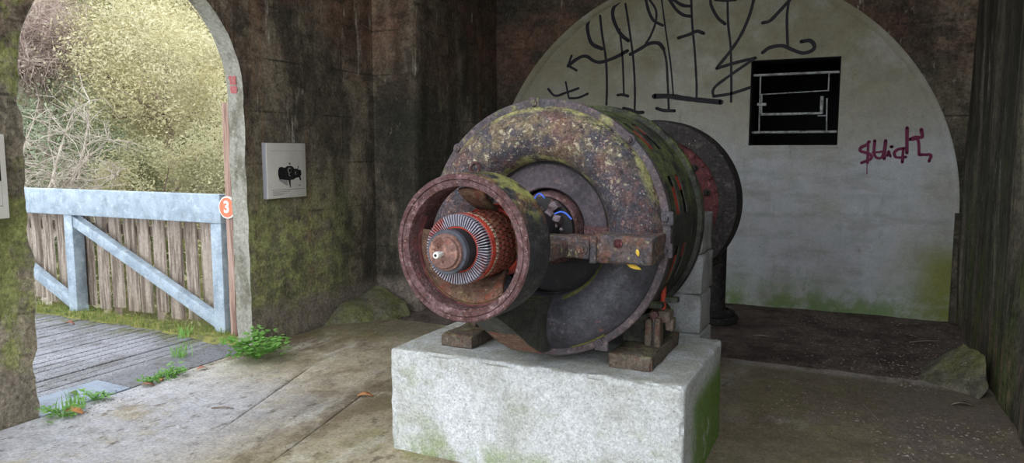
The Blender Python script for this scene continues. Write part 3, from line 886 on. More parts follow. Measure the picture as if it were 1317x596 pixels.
pillar = thing('concrete_pillar', 'grey upright concrete pillar standing behind the plinth', 'pillar', (-1.42, 4.72, 0))
z = -.02
for k in range(5):
    h = .248
    for s in (0, 1):
        x0, x1 = (-1.97, -1.57) if s == 0 else (-1.27, -.872 + .006 * ((k % 2) - .5))
        MB().rbox((x0, 4.52, z), (x1, 4.86 + .01 * (k % 2), z + h - .004), .012, .06, .006, 9, chip=.02).build('block', 'pillar_block', pillar, 60)
    z += h
MB().box((-1.57, 4.6, -.02), (-1.27, 4.8, .95)).build('web', 'pillar_block', pillar)

def stone(name, pts, label, seed):
    bm = bmesh.new()
    for p in pts:
        bm.verts.new(p)
    r = bmesh.ops.convex_hull(bm, input=bm.verts)
    bmesh.ops.triangulate(bm, faces=bm.faces)
    for _ in range(4):
        bmesh.ops.subdivide_edges(bm, edges=bm.edges, cuts=1, use_grid_fill=True)
    bmesh.ops.recalc_face_normals(bm, faces=bm.faces)
    for v in bm.verts:
        d = noise.fractal(v.co * 4 + Vector((seed, 0, 0)), 1, 2, 4) * .028
        v.co += v.normal * d
    me = bpy.data.meshes.new(name); bm.to_mesh(me); bm.free()
    me.shade_smooth(); me.set_sharp_from_angle(angle=R(45)); me.materials.append(MAT['rock'])
    o = bpy.data.objects.new(name, me); col.objects.link(o)
    tag(o, label, 'stone')
    return o
stone('stone', [(.38, 5.86, -.02), (.72, 5.50, -.02), (.78, 5.46, .10), (.78, 5.72, .24), (.68, 5.98, .25), (.48, 6.3, -.02), (.72, 6.4, .10), (.76, 6.3, -.02)],
      'mossy sloping stone lump at the foot of the right wall', 3)
stone('stone', [(-4.43, 5.25, -.02), (-4.27, 5.42, -.02), (-4.00, 5.85, -.02), (-4.43, 5.4, .10), (-4.42, 6.1, .26), (-4.08, 6.1, .10), (-4.3, 5.6, .12), (-4.0, 6.05, -.02)],
      'mossy broken stone in the corner below the left wall', 8)

# ------------------------------------------------------------------ generator
AX, AZ = -1.42, 1.22
gen = thing('generator', 'large rusty round generator with a ring at its front end on the plinth', 'generator', (AX, 3.6, .555))
def L(prof, name, mat, n=120, a0=0, a1=360, closed=False, parent=gen, smooth=35, cap=False):
    return MB().lathe(prof, AX, AZ, a0, a1, n, closed, cap=cap).build(name, mat, parent, smooth)

# bolt meshes (axis along y, head towards -y)
def hexbolt(r, h, washer=True):
    b = MB()
    if washer:
        b.lathe([(0, -.004), (r * 1.55, -.004), (r * 1.6, 0), (r * 1.6, .004)], 0, 0, n=16)
    b.lathe([(0, -h), (r * .85, -h), (r, -h * .85), (r, 0)], 0, 0, n=6)
    b.lathe([(0, -h - r * .35), (r * .5, -h - r * .35), (r * .55, -h * .9)], 0, 0, n=8)
    return b
bolt_big = raw_mesh('bolt', hexbolt(.017, .02), 'flange', 30)
bolt_small = raw_mesh('bolt_small', hexbolt(.013, .014), 'red_iron', 30)
bolt_arm = raw_mesh('bolt_arm', hexbolt(.019, .022), 'arm', 30)

# front rim (two half flanges), casing drum with vent slots, rear rim
L([(.598, 3.325), (.624, 3.322), (.632, 3.328), (.633, 3.340), (.633, 3.368), (.60, 3.38)], 'front_rim', 'flange', 144)
b = MB()
def band(y0, y1, a0=0, a1=360, n=180):
    b.lathe([(.614, y0), (.614, y1), (.606, y1), (.606, y0)], AX, AZ, a0, a1, n, closed=True, cap=True)
for (y0, y1) in ((3.375, 3.55), (3.632, 3.705), (3.787, 3.88), (3.888, 4.02)):
    band(y0, y1)
for (y0, y1) in ((3.55, 3.632), (3.705, 3.787)):       # solid pieces between the vent slots
    for k in range(11):
        a = 16 + 32.727 * k
        band(y0, y1, a + 9.2, a + 32.727 - 9.2, 10)
b.lathe([(.60, 3.878), (.60, 3.89)], AX, AZ, 0, 360, 120)
casing = b.build('casing', 'casing', gen, 40)
L([(.55, 3.45), (.597, 3.46), (.597, 3.85), (.55, 3.87)], 'field_ring', 'black_band', 96)
for k in range(11):                                     # red field coils that show through the slots
    a = 16 + 32.727 * k
    MB().lathe([(.58, 3.568), (.6065, 3.572), (.6065, 3.640), (.58, 3.642)], AX, AZ, a - 9.5, a + 4, 8, closed=True, cap=True).build('field_coil', 'red_paint', gen, 40)
    MB().lathe([(.58, 3.735), (.6065, 3.738), (.6065, 3.79), (.58, 3.792)], AX, AZ, a + 2, a + 9.5, 8, closed=True, cap=True).build('field_coil', 'red_paint', gen, 40)
L([(.600, 4.015), (.636, 4.02), (.642, 4.03), (.642, 4.07), (.636, 4.08), (.60, 4.085)], 'rear_rim', 'casing', 144, closed=True)
L([(.610, 4.08), (.618, 4.10), (.618, 4.16), (.60, 4.2), (.50, 4.27), (.32, 4.30), (.16, 4.30), (.14, 4.36), (.09, 4.36), (.09, 4.6)], 'rear_cover', 'casing', 120)
# bulging end cover in an upper and a lower half
cov = [(.600, 3.335), (.593, 3.308), (.577, 3.278), (.548, 3.249), (.508, 3.229), (.468, 3.222), (.432, 3.226), (.398, 3.241), (.368, 3.266), (.347, 3.298), (.336, 3.335), (.332, 3.39)]
L(cov, 'upper_cover', 'cover', 90, .6, 179.4, smooth=50)
L([(r, y + .003) for (r, y) in cov], 'lower_cover', 'cover_low', 90, 180.4, 359.6, smooth=50)
# mossy lip of the lower half
L([(.357, 3.283), (.347, 3.300), (.339, 3.325), (.340, 3.335)], 'moss_line', 'moss', 70, 290, 357, smooth=60)
L([(.602, 3.334), (.594, 3.306), (.588, 3.300)], 'moss_line', 'moss', 40, 286, 304, smooth=60)
# recessed plate behind the opening (upper half) and its lower strips
L([(.329, 3.375), (.205, 3.375), (.199, 3.382), (.199, 3.41), (.329, 3.41)], 'inner_plate', 'plate', 80, 3.5, 176.5, closed=True, smooth=30, cap=True)
for s in (-1, 1):
    x0, x1 = (AX + .205, AX + .33) if s > 0 else (AX - .33, AX - .205)
    MB().rbox((x0, 3.355, AZ - .055), (x1, 3.41, AZ + .020), .004, .05, .002, 20).build('joint_block', 'rust', gen)
# dark interior: back wall of the bell and the rotating mass
L([(.32, 3.36), (.42, 3.40), (.50, 3.50), (.50, 3.60), (0.0, 3.62)], 'bell_interior', 'black_band', 80)
L([(.33, 3.41), (.33, 3.46), (.28, 3.50), (.19, 3.52), (.0, 3.52)], 'pole_ring', 'black_band', 80)

# rim bolts
for a in (94, 7, 353.5, 300, 250, 173, 186.5, 45, 140):
    instance(bolt_big, 'bolt', gen, (AX + .614 * math.cos(R(a)), 3.322, AZ + .614 * math.sin(R(a))), (0, R(a * 3), 0))
# lugs under the rim bolts at the split line
for (sx, dz) in ((1, .076), (1, -.072), (-1, .076), (-1, -.072)):
    MB().rbox((AX + sx * .612 - .034, 3.318, AZ + dz - .033), (AX + sx * .612 + .034, 3.342, AZ + dz + .033), .012, .03, .002, 20).build('lug', 'flange', gen)
# ear on the rim top
MB().rbox((AX - .075, 3.318, AZ + .59), (AX - .018, 3.34, AZ + .642), .012, .03, .002, 20).build('lug', 'flange', gen)
MB().rbox((AX + .275, 3.318, AZ - .578), (AX + .345, 3.338, AZ - .512), .012, .03, .002, 20).build('lug', 'flange', gen)
# lifting eye on the upper cover
t = [(AX - .315 + .026 * math.cos(2 * math.pi * i / 20), 3.212, AZ + .300 + .026 * math.sin(2 * math.pi * i / 20)) for i in range(21)]
MB().tube(t, .0075, 8, caps=False).build('lifting_eye', 'rust', gen, 60)
MB().tube([(AX - .315, 3.245, AZ + .278), (AX - .315, 3.212, AZ + .276)], .011, 8).build('lifting_eye_stem', 'rust', gen, 60)

# front ring that carries the brush gear
ring = L([(.246, 2.515), (.270, 2.507), (.2725, 2.512), (.275, 2.505), (.289, 2.505), (.296, 2.513)], 'bearing_ring', 'rust', 120)
L([(.296, 2.513), (.2985, 2.55), (.2985, 2.68), (.296, 2.715), (.286, 2.722), (.262, 2.722)], 'ring_wall', 'ring_side', 120, parent=ring)
L([(.246, 2.515), (.243, 2.53), (.243, 2.60), (.262, 2.722)], 'ring_bore', 'rust', 120, parent=ring)
L([(.2435, 2.580), (.238, 2.585), (.234, 2.60), (.238, 2.61)], 'red_lip', 'red_iron', 100, 150, 300, parent=ring)
L([(.2435, 2.585), (.236, 2.590), (.236, 2.60), (.2435, 2.61)], 'moss_band', 'moss', 60, 205, 330, parent=ring)
# dished spider inside the ring, with open windows
spd = [(.240, 2.60), (.215, 2.625), (.175, 2.69), (.150, 2.76), (.145, 2.83)]
for (a0, a1) in ((165, 308), (352, 392), (74, 104)):
    o = MB().lathe(spd, AX, AZ, a0, a1, int((a1 - a0) / 4)).build('spider', 'bowl', ring, 50)
    sol = o.modifiers.new('thickness', 'SOLIDIFY'); sol.thickness = .018; sol.offset = 1
L([(.150, 2.76), (.158, 2.78), (.158, 2.86), (.145, 2.86), (.14, 2.76)], 'spider_hub', 'red_paint', 60, closed=True, parent=ring)
for k in range(10):
    a = 18 + 36 * k
    instance(raw_mesh('bolt_ring', hexbolt(.004, .002, False), 'dark_steel') if k == 0 else bpy.data.meshes['bolt_ring'], 'bolt', ring, (AX + .259 * math.cos(R(a)), 2.5115, AZ + .259 * math.sin(R(a))))

# arms that hold the ring: two at the split line, one below
def arm(s):
    sx = lambda u: AX + s * u
    def bx(u0, u1, y0, y1, z0, z1, name, rad=.01, **k):
        a, c = sorted((sx(u0), sx(u1)))
        return MB().rbox((a, y0, z0), (c, y1, z1), rad, .04, .004, 14, **k).build(name, 'arm', gen, 50)
    z0, z1 = AZ - .108, AZ + .012
    bx(.345, .612, 3.09, 3.335, z0 - .004, z1, 'arm', chip=.02)
    bx(.10, .35, 3.085, 3.20, z0 + .010, z1 - .012, 'arm_tongue', chip=.02)
    bx(.335, .365, 3.068, 3.12, z0 - .004, z1 - .004, 'end_plate', .006)
    bx(.265, .335, 3.06, 3.09, z0 + .012, z1 - .02, 'nut_pad', .012)
    instance(bolt_arm, 'bolt', gen, (sx(.30), 3.058, AZ - .052), (0, .4, 0))
    instance(bolt_small, 'bolt', gen, (sx(.46), 3.088, AZ - .02), (0, .2, 0))
    # ribs running forward to the ring
    bx(.14, .23, 2.72, 3.10, z0 + .02, z1 - .03, 'arm_rib', .01)
arm(1); arm(-1)
# lower bracket: a folded iron plate from the ring down to the rim
prof = [(2.70, AZ - .24), (2.70, AZ - .31), (2.86, AZ - .40), (3.02, AZ - .50), (3.17, AZ - .575), (3.26, AZ - .592), (3.30, AZ - .58), (3.30, AZ - .33), (3.05, AZ - .30), (2.85, AZ - .26)]
MB().prism(prof, lambda y, z: (AX - .10, y, z), lambda y, z: (AX + .065, y, z)).build('lower_bracket', 'casing', gen, 30)
prof = [(2.72, AZ - .312), (2.87, AZ - .406), (3.03, AZ - .507), (3.17, AZ - .580), (3.175, AZ - .570), (3.035, AZ - .497), (2.875, AZ - .396), (2.725, AZ - .300)]
MB().prism(prof, lambda y, z: (AX - .095, y, z), lambda y, z: (AX + .06, y, z)).build('bracket_plate', 'bowl', gen, 30)

# armature: commutator, risers, wound drum
arma = L([(.0, 2.375), (.058, 2.375), (.061, 2.379), (.061, 2.388), (.070, 2.388), (.072, 2.392), (.072, 2.402)], 'armature', 'hub_plate', 64)
L([(.070, 2.400), (.0835, 2.400), (.0865, 2.404), (.0865, 2.425), (.082, 2.43)], 'collar', 'dark_steel', 64, parent=arma)
L([(.082, 2.43), (.085, 2.43), (.085, 2.50)], 'commutator_sleeve', 'black_band', 64, parent=arma)
L([(.084, 2.483), (.090, 2.483), (.092, 2.488), (.092, 2.50)], 'red_band', 'red_paint', 64, parent=arma)
L([(.090, 2.497), (.132, 2.497), (.132, 2.52)], 'riser_backing', 'fin_gap', 64, parent=arma)
b = MB()
for k in range(72):
    a = 2 * math.pi * k / 72
    ca, sa = math.cos(a), math.sin(a)
    w = .0019
    vs = []
    for (r, y, ww) in ((.092, 2.476, w * .8), (.134, 2.474, w * 1.15), (.138, 2.48, w * 1.15), (.138, 2.515, w * 1.15), (.093, 2.51, w * .8)):
        for s in (-1, 1):
            vs.append((AX + r * ca - s * ww * sa, y, AZ + r * sa + s * ww * ca))
    b.add(vs, [(0, 2, 3, 1), (2, 4, 5, 3), (4, 6, 7, 5), (0, 8, 6, 4, 2), (1, 3, 5, 7, 9)])
stuff(b.build('riser_fins', 'fin', arma, 0))
L([(.133, 2.512), (.139, 2.515), (.139, 2.545), (.131, 2.55)], 'red_band', 'red_paint', 80, parent=arma)
b = MB()
for k in range(60):
    a0 = 6 * k
    b.lathe([(.131, 2.553), (.1385, 2.556), (.1385, 2.570), (.131, 2.573)], AX, AZ, a0 + (1.0 if k % 2 else .4), a0 + 5.0, 2, closed=True, cap=True)
stuff(b.build('cord_binding', 'cord', arma, 50))
L([(.134, 2.548), (.128, 2.552), (.128, 2.82), (.10, 2.84)], 'drum', 'fin_gap', 80, parent=arma)
b = MB()
for row in range(6):
    y0 = 2.580 + row * .036
    for k in range(40):
        a0 = 9 * k + (4.5 if row % 2 else 0)
        j = random.uniform(-.002, .002)
        b.lathe([(.127, y0), (.1365 + j, y0 + .003), (.1365 + j, y0 + .026), (.127, y0 + .029)], AX, AZ, a0 + .5, a0 + 7.2, 2, closed=True, cap=True)
stuff(b.build('winding_blocks', 'winding', arma, 40))
b = MB()
for row in range(7):
    y0 = 2.577 + row * .036
    b.lathe([(.127, y0 - .003), (.1345, y0 - .002), (.1345, y0 + .002), (.127, y0 + .003)], AX, AZ, 0, 360, 80)
b.build('binding_wire', 'bowl', arma, 50)
# shaft end nut
MB().lathe([(.0, 2.327), (.006, 2.327), (.012, 2.329), (.0135, 2.334), (.0135, 2.352), (.009, 2.356), (.009, 2.38)], AX - .005, AZ - .004, n=20).build('shaft_nut', 'white_nut', arma, 40)
MB().lathe([(.0, 2.3262), (.0055, 2.3262), (.006, 2.3275)], AX - .005, AZ - .004, n=16).build('nut_hole', 'black_band', arma, 40)
for a in (20, 140, 260):
    MB().lathe([(0, 2.371), (.005, 2.371), (.006, 2.377)], AX + .035 * math.cos(R(a)), AZ + .035 * math.sin(R(a)), n=10).build('pin', 'hub_plate', arma, 40)
# shaft back towards the wheel
L([(.10, 2.82), (.10, 3.3), (.16, 3.32), (.16, 3.5)], 'shaft', 'black_band', 48, parent=arma)

# brush gear seen through the opening: holders, a rocker bar and two blue leads
bg = MB().tube([(AX - .06, 3.29, AZ + .115), (AX + .02, 3.285, AZ + .072), (AX + .10, 3.28, AZ + .032)], .016, 8).build('brush_gear', 'brush', gen, 50)
for i, (u, h, rx) in enumerate(((-.035, .115, .3), (.012, .085, -.5), (.055, .075, .6), (.10, .055, .2), (.085, .12, .9))):
    M = Matrix.Translation((AX + u, 3.278, AZ + h)) @ Matrix.Rotation(rx, 4, 'Y') @ Matrix.Rotation(.4 * i, 4, 'X')
    MB().rbox((-.02, -.018, -.024), (.02, .018, .024), .005, .03, .004, 40, M=M).build('brush_holder', 'brush', bg, 40)
MB().prism([(.035, .06), (.075, .055), (.085, .13), (.07, .155), (.055, .12)], lambda u, w: (AX + u, 3.270, AZ + w), lambda u, w: (AX + u, 3.29, AZ + w)).build('rocker_lug', 'rust', bg, 30)
for i in range(6):
    MB().tube([(AX - .02 + .028 * i, 3.262, AZ + .095 - .016 * i), (AX - .012 + .028 * i, 3.262, AZ + .075 - .014 * i)], .009, 8).build('terminal', 'brush', bg, 50)
MB().tube([(AX + .01 * i - .03, 3.27 - .002 * i, AZ + .130 + .034 * math.sin(math.pi * i / 7) + .004 * i) for i in range(8)], .0042, 8).build('blue_lead', 'blue', bg, 60)
MB().tube([(AX + .09 + .0125 * i, 3.26, AZ + .082 + .022 * math.sin(math.pi * i / 7) - .003 * i) for i in range(8)], .0046, 8).build('blue_lead', 'blue', bg, 60)
L([(.10, 3.30), (.17, 3.36), (.19, 3.44)], 'rear_hub', 'rust', 60, 0, 360)

# mounting feet cast on the casing, bolted to the sole blocks
for s in (-1, 1):
    def bx(u0, u1, y0, y1, z0, z1, name, mat='foot', rad=.01):
        a, c = sorted((AX + s * u0, AX + s * u1))
        MB().rbox((a, y0, z0), (c, y1, z1), rad, .04, .005, 18).build(name, mat, gen, 50)
    MB().prism([(AX + s * .33, .632), (AX + s * .33, .72), (AX + s * .47, .79), (AX + s * .50, .76), (AX + s * .515, .632)], lambda u, w: (u, 3.62, w), lambda u, w: (u, 3.93, w)).build('foot', 'casing', gen, 30)
    bx(.455, .49, 3.565, 3.64, .622, .765, 'foot_rib')
    bx(.505, .535, 3.565, 3.64, .622, .770, 'foot_rib')
    bx(.47, .575, 3.60, 3.68, .745, .805, 'foot_clamp')
    bx(.545, .585, 3.62, 3.70, .70, .76, 'foot_clamp')
    MB().tube([(AX + s * .497, 3.60, .632), (AX + s * .497, 3.60, .80)], .012, 8).build('foot_stud', 'flange', gen, 50)
    MB().tube([(AX + s * .50, 3.605, .785), (AX + s * .50, 3.575, .785)], .022, 6).build('foot_nut', 'rust', gen, 30)
    MB().tube([(AX + s * .525, 3.66, .80), (AX + s * .525, 3.66, .93)], .014, 8).build('red_rod', 'red_paint', gen, 50)
    bx(.53, .60, 3.65, 3.70, .84, .868, 'rod_clip', 'casing', .006)
    bx(.47, .56, 3.50, 3.56, .835, .865, 'rod_clip', 'casing', .006)

# iron sole blocks on the plinth
def sole(x0, x1, y0, y1, z0, z1, label):
    o = MB().rbox((x0, y0, z0), (x1, y1, z1), .008, .035, .006, 12, chip=.03).build('sole_block', 'foot', smooth=60)
    tag(o, label, 'block', 'iron sole blocks under the generator')
sole(-1.085, -.872, 3.36, 3.93, .553, .628, 'mossy iron sole block under the right side of the generator')
sole(-2.03, -1.84, 3.36, 3.93, .553, .622, 'mossy iron sole block under the left side of the generator')

# a yellow leaf and a leaf-shaped lichen patch on the arm
def leaf(name, loc, rot, L_, W_, mat, label, cat='leaf', group=None, curl=.15):
    b = MB()
    n = 8
    vs, fs = [], []
    for i in range(n + 1):
        t = i / n
        w = W_ * math.sin(math.pi * min(1, t * .96 + .02)) ** .8 * (1 - .25 * t)
        zz = curl * L_ * math.sin(math.pi * t)
        vs += [(L_ * (t - .5), -w, zz + .25 * w), (L_ * (t - .5), 0, zz), (L_ * (t - .5), w, zz + .25 * w)]
    for i in range(n):
        for q in (0, 1):
            fs.append((3 * i + q, 3 * i + q + 1, 3 * i + q + 4, 3 * i + q + 3))
    b.add(vs, fs)
    me = raw_mesh(name, b, mat, 80)
    o = bpy.data.objects.new(name, me); col.objects.link(o)
    sm = o.modifiers.new('thickness', 'SOLIDIFY'); sm.thickness = .0012
    o.location = loc; o.rotation_euler = rot
    tag(o, label, cat, group)
    return o
leaf('fallen_leaf', (-.87, 3.084, 1.165), (R(90), R(75), 0), .032, .009, 'leaf_and_lichen', 'small yellow leaf stuck flat on the right arm of the generator', curl=.05)
leaf('fallen_leaf', (-.90, 3.13, 1.098), (R(80), R(20), 0), .075, .012, 'leaf_and_lichen', 'leaf-shaped yellow lichen patch below the right arm of the generator')  # lichen patch built with the leaf shape, not a fallen leaf

# ------------------------------------------------------------------ wheel at the far end, pipe
WY = 5.5
wheel = thing('turbine_wheel', 'round dark red turbine housing with bolted face behind the generator', 'turbine', (AX, WY, 0))
MB().lathe([(.47, WY + .02), (.475, WY - .06), (.60, WY - .05), (.612, WY - .03), (.612, WY + .16), (.59, WY + .18), (.30, WY + .2), (0, WY + .2)], AX, AZ, n=120).build('rim', 'dark_rim', wheel, 40)
face = MB().lathe([(.475, WY - .01), (.455, WY - .018), (.43, WY - .018), (.425, WY - .005), (.36, WY - .015), (.35, WY - .04), (.28, WY - .06), (.20, WY - .09), (.16, WY - .14), (.0, WY - .14)], AX, AZ, n=96).build('face', 'red_iron', wheel, 40)
for k in range(28):
    a = 360 / 28 * k
    instance(bolt_small, 'bolt', wheel, (AX + .443 * math.cos(R(a)), WY - .018, AZ + .443 * math.sin(R(a))), (0, R(a), 0), (1.2, 1.2, 1.2))
nutm = raw_mesh('nut', hexbolt(.018, .028), 'dark_rim', 30)
for k in range(12):
    a = 12 + 30 * k
    instance(nutm, 'nut', wheel, (AX + .385 * math.cos(R(a)), WY - .01, AZ + .385 * math.sin(R(a))), (0, R(a), 0))
MB().lathe([(.0, 4.6), (.075, 4.6), (.075, WY - .1), (0, WY - .1)], AX, AZ, n=40).build('shaft', 'dark_rim', wheel, 40)
MB().prism([(AX - .38, -.02), (AX + .38, -.02), (AX + .30, .75), (AX - .30, .75)], lambda u, w: (u, WY + .0, w), lambda u, w: (u, WY + .17, w)).build('stand', 'dark_rim', wheel, 30)
MB().tube([(AX + .44, WY + .05, AZ - .40), (AX + .20, WY + .08, .60)], .05, 12).build('strut', 'dark_rim', wheel, 50)
pipe = thing('drain_pipe', 'dark upright pipe with a flanged foot in front of the white wall', 'pipe', (-1.22, 7.05, 0))
def vt(prof, name, cx, cy, mat='dark_rim', n=28):
    vs, fs = [], []
    for i in range(n):
        t = 2 * math.pi * i / n
        for (r, z) in prof:
            vs.append((cx + r * math.cos(t), cy + r * math.sin(t), z))
    k = len(prof)
    for i in range(n):
        for q in range(k - 1):
            fs.append((i * k + q, i * k + q + 1, ((i + 1) % n) * k + q + 1, ((i + 1) % n) * k + q))
    MB().add(vs, fs).build(name, mat, pipe, 40)
vt([(.085, .0), (.085, 1.0), (.0, 1.0)], 'pipe_barrel', -1.22, 7.05)
vt([(.0, .0), (.20, .0), (.21, .03), (.20, .06), (.13, .07), (.09, .12)], 'foot_flange', -1.22, 7.05)
vt([(.15, .055), (.175, .07), (.175, .10), (.12, .12)], 'foot_collar', -1.22, 7.05)
vt([(.0, 1.0), (.12, 1.0), (.125, 1.02), (.12, 1.04), (.0, 1.04)], 'top_flange', -1.22, 7.05)

# ------------------------------------------------------------------ information panels
def panel(y0, y1, z0, z1, label, picture):
    p = thing('info_panel', label, 'panel', (LX, (y0 + y1) / 2, z0), 'white information panels on the left wall')
    MB().rbox((LX + .0, y0, z0), (LX + .045, y1, z1), .004, .2).build('case', 'panel_edge', p, 40)
    MB().rbox((LX + .043, y0 + .002, z0 + .002), (LX + .049, y1 - .002, z1 - .002), .002, .3).build('face', 'panel_white', p, 40)
    xf = LX + .0495
    W, H = y1 - y0, z1 - z0
    def pt(u, w): return (xf, y0 + u * W, z0 + w * H)
    def poly(pts, name, mat, dx=0.0):
        return MB().add([(xf + dx, y0 + u * W, z0 + w * H) for (u, w) in pts], [tuple(range(len(pts)))]).build(name, mat, p, 0, fix=False)
    def rect(u0, w0, u1, w1, name, mat, dx=0.0):
        return poly([(u0, w0), (u1, w0), (u1, w1), (u0, w1)], name, mat, dx)
    # frame line round the picture, rule and caption lines
    rect(.10, .152, .93, .158, 'rule', 'print_black')
    for (a, c, d, e) in ((.10, .855, .93, .860), (.925, .16, .93, .86)):
        rect(a, c, d, e, 'frame_line', 'print_grey')
    for (w, u1) in ((.115, .55), (.085, .47), (.06, .38)):
        rect(.13, w, u1, w + .012, 'caption_line', 'print_grey')
    if picture:
        g = poly([(.30, .34), (.27, .42), (.27, .50), (.30, .56), (.36, .57), (.44, .55), (.50, .58), (.60, .585), (.66, .56), (.68, .53), (.76, .53), (.80, .51), (.86, .50), (.87, .42), (.82, .37), (.72, .36), (.66, .33), (.52, .32), (.42, .33), (.36, .34)], 'machine_print', 'print_black')
        poly([(.52, .34), (.58, .34), (.58, .19), (.56, .19)], 'machine_print', 'print_black')
        poly([(.80, .40), (.84, .40), (.86, .31), (.82, .31)], 'machine_print', 'print_black')
        poly([(.27, .34), (.50, .32), (.52, .22), (.44, .24)], 'plinth_print', 'print_grey')
        poly([(.78, .53), (.80, .53), (.80, .58), (.78, .58)], 'machine_print', 'print_black')
        poly([(.55, .61), (.59, .61), (.59, .64), (.55, .64)], 'machine_print', 'print_black')
        poly([(.78, .215), (.84, .215), (.84, .225), (.78, .225)], 'signature_print', 'print_black')
        for (u, w, s) in ((.56, .50, .05), (.565, .43, .035), (.72, .45, .025)):
            poly([(u + s * math.cos(i * .5236), w + s * 1.1 * math.sin(i * .5236)) for i in range(12)], 'machine_highlight', 'print_grey', .0005)
            poly([(u + .01 + s * .7 * math.cos(i * .5236), w + s * .75 * math.sin(i * .5236)) for i in range(12)], 'machine_print', 'print_black', .001)
    else:
        rect(.72, .45, .93, .68, 'photo_print', 'print_black', .0005)
        for i in range(6):
            rect(.13, .70 - .05 * i, .62, .712 - .05 * i, 'caption_line', 'print_grey')
panel(4.64, 5.115, 1.205, 1.672, 'white panel with a black picture of the generator on the left wall', True)
panel(2.10, 2.592, 1.215, 1.70, 'white panel cut off by the left edge of the picture', False)

# ------------------------------------------------------------------ bridge: deck, sills, railing, post, sign
deck = thing('bridge_deck', 'grey boarded bridge deck outside the arch', 'deck', (-6.5, 3.4, -.05))
k = 0
xx = -4.818
bm_ = None
while xx > -9.0:
    if bm_ is None:
        bm_ = raw_mesh('deck_board', MB().rbox((-.0505, 0, -.045), (.0505, 2.35, 0), .008, .4), 'deck', 40)
    instance(bm_, 'deck_board', deck, (xx - .055, 2.2, -.004 + random.uniform(-.003, .003)))
    xx -= .112; k += 1
MB().box((-9, 2.3, -.16), (-4.85, 2.45, -.05)).build('beam', 'old_wood', deck, 0)
MB().box((-9, 4.2, -.16), (-4.85, 4.35, -.05)).build('beam', 'old_wood', deck, 0)
def sill(y0, y1, mat, label):
    b = MB()
    xa0, xa1 = -4.445, -4.445
    n = 2
    b.add([(-4.80, y0, .004), (-4.46, y0, -.004), (-4.46, y1, -.004), (-4.80, y1, .004), (-4.80, y0, -.008), (-4.46, y0, -.016), (-4.46, y1, -.016), (-4.80, y1, -.008)],
          [(0, 1, 2, 3), (4, 7, 6, 5), (0, 4, 5, 1), (1, 5, 6, 2), (2, 6, 7, 3), (3, 7, 4, 0)])
    o = b.build('sill_plate', mat, smooth=0)
    tag(o, label, 'plate', 'steel plates on the threshold of the arch')
sill(2.70, 3.30, 'smooth_plate', 'smooth bluish steel plate on the arch threshold beside the left pillar')
sill(3.305, 4.44, 'mesh_plate', 'dark punched steel plate along the arch threshold')
MB().box((-4.9, 2.6, -.3), (-4.40, 4.5, -.034)).build('trim_threshold', 'dirt', smooth=0)['kind'] = 'structure'

GY = 4.62
rail = thing('bridge_railing', 'galvanised steel railing with timber planks along the bridge', 'railing', (-6.4, GY, 0))
MB().rbox((-8.6, GY - .02, .985), (-4.955, GY + .06, 1.235), .008, .3).build('top_rail', 'galv', rail, 40)
for x0 in (-7.08, -5.10):
    MB().rbox((x0, GY + .0, -.10), (x0 + .125, GY + .12, .99), .006, .2).build('post', 'galv', rail, 40)
def brace(xa, za, xb, zb):
    d = Vector((xb - xa, 0, zb - za)); L_ = d.length
    M = Matrix.Translation((xa, GY + .05, za)) @ Matrix.Rotation(-math.atan2(zb - za, xb - xa), 4, 'Y')
    MB().rbox((0, -.04, -.05), (L_, .04, .05), .006, .3, M=M).build('brace', 'galv', rail, 40)
brace(-6.98, .93, -5.06, .09)
brace(-8.55, .80, -7.05, .09)
x = -5.02
k = 0
while x > -8.6:
    w = random.uniform(.135, .165)
    z0 = random.uniform(.03, .09); z1 = random.uniform(1.08, 1.14)
    tl = random.uniform(-.012, .012)
    M = Matrix.Translation((x - w / 2, GY + .16 + random.uniform(-.006, .006), 0)) @ Matrix.Rotation(tl, 4, 'Y') @ Matrix.Rotation(random.uniform(-.05, .05), 4, 'Z')
    MB().rbox((-w / 2, -.013, z0), (w / 2, .013, z1), .005, .12, .004, 9, M=M, chip=.02).build('plank', 'old_wood', rail, 50)
    x -= w + random.uniform(.045, .07)
MB().box((-8.6, GY + .18, .80), (-5.0, GY + .22, .90)).build('back_batten', 'old_wood', rail, 0)

post = MB().rbox((-4.875, 4.585, -.06), (-4.80, 4.66, 2.005), .006, .12, .004, 7, chip=.02).build('timber_post', 'post_wood', smooth=50)
tag(post, 'tall thin weathered timber post beside the arch', 'post')
MB().rbox((-4.905, 4.65, -.06), (-4.878, 4.69, 1.99), .003, .2).build('split_strip', 'old_wood', post, 50)
sign = thing('number_sign', 'round orange number 3 sign on the timber post', 'sign', (-4.84, 4.575, 1.13))
MB().lathe([(0, 4.568), (.092, 4.568), (.095, 4.571), (.095, 4.582), (0, 4.582)], -4.84, 1.13, n=48).build('disc', 'sign_white', sign, 40)
MB().lathe([(0, 4.5655), (.083, 4.5655), (.084, 4.569)], -4.84, 1.13, n=48).build('orange_face', 'orange', sign, 40)
cu = bpy.data.curves.new('numeral', 'FONT')
cu.body = '3'; cu.size = .135; cu.align_x = 'CENTER'; cu.align_y = 'CENTER'; cu.offset = .0045; cu.extrude = .001
tmp = bpy.data.objects.new('numeral_text', cu)
col.objects.link(tmp)
bpy.context.view_layer.update()
me = bpy.data.meshes.new_from_object(tmp.evaluated_get(bpy.context.evaluated_depsgraph_get()))
bpy.data.objects.remove(tmp)
me.materials.clear(); me.materials.append(MAT['sign_white'])
num = bpy.data.objects.new('numeral', me); col.objects.link(num)
num.parent = sign; num.location = (.0, -.0115, 0.0); num.rotation_euler = (R(90), 0, 0)

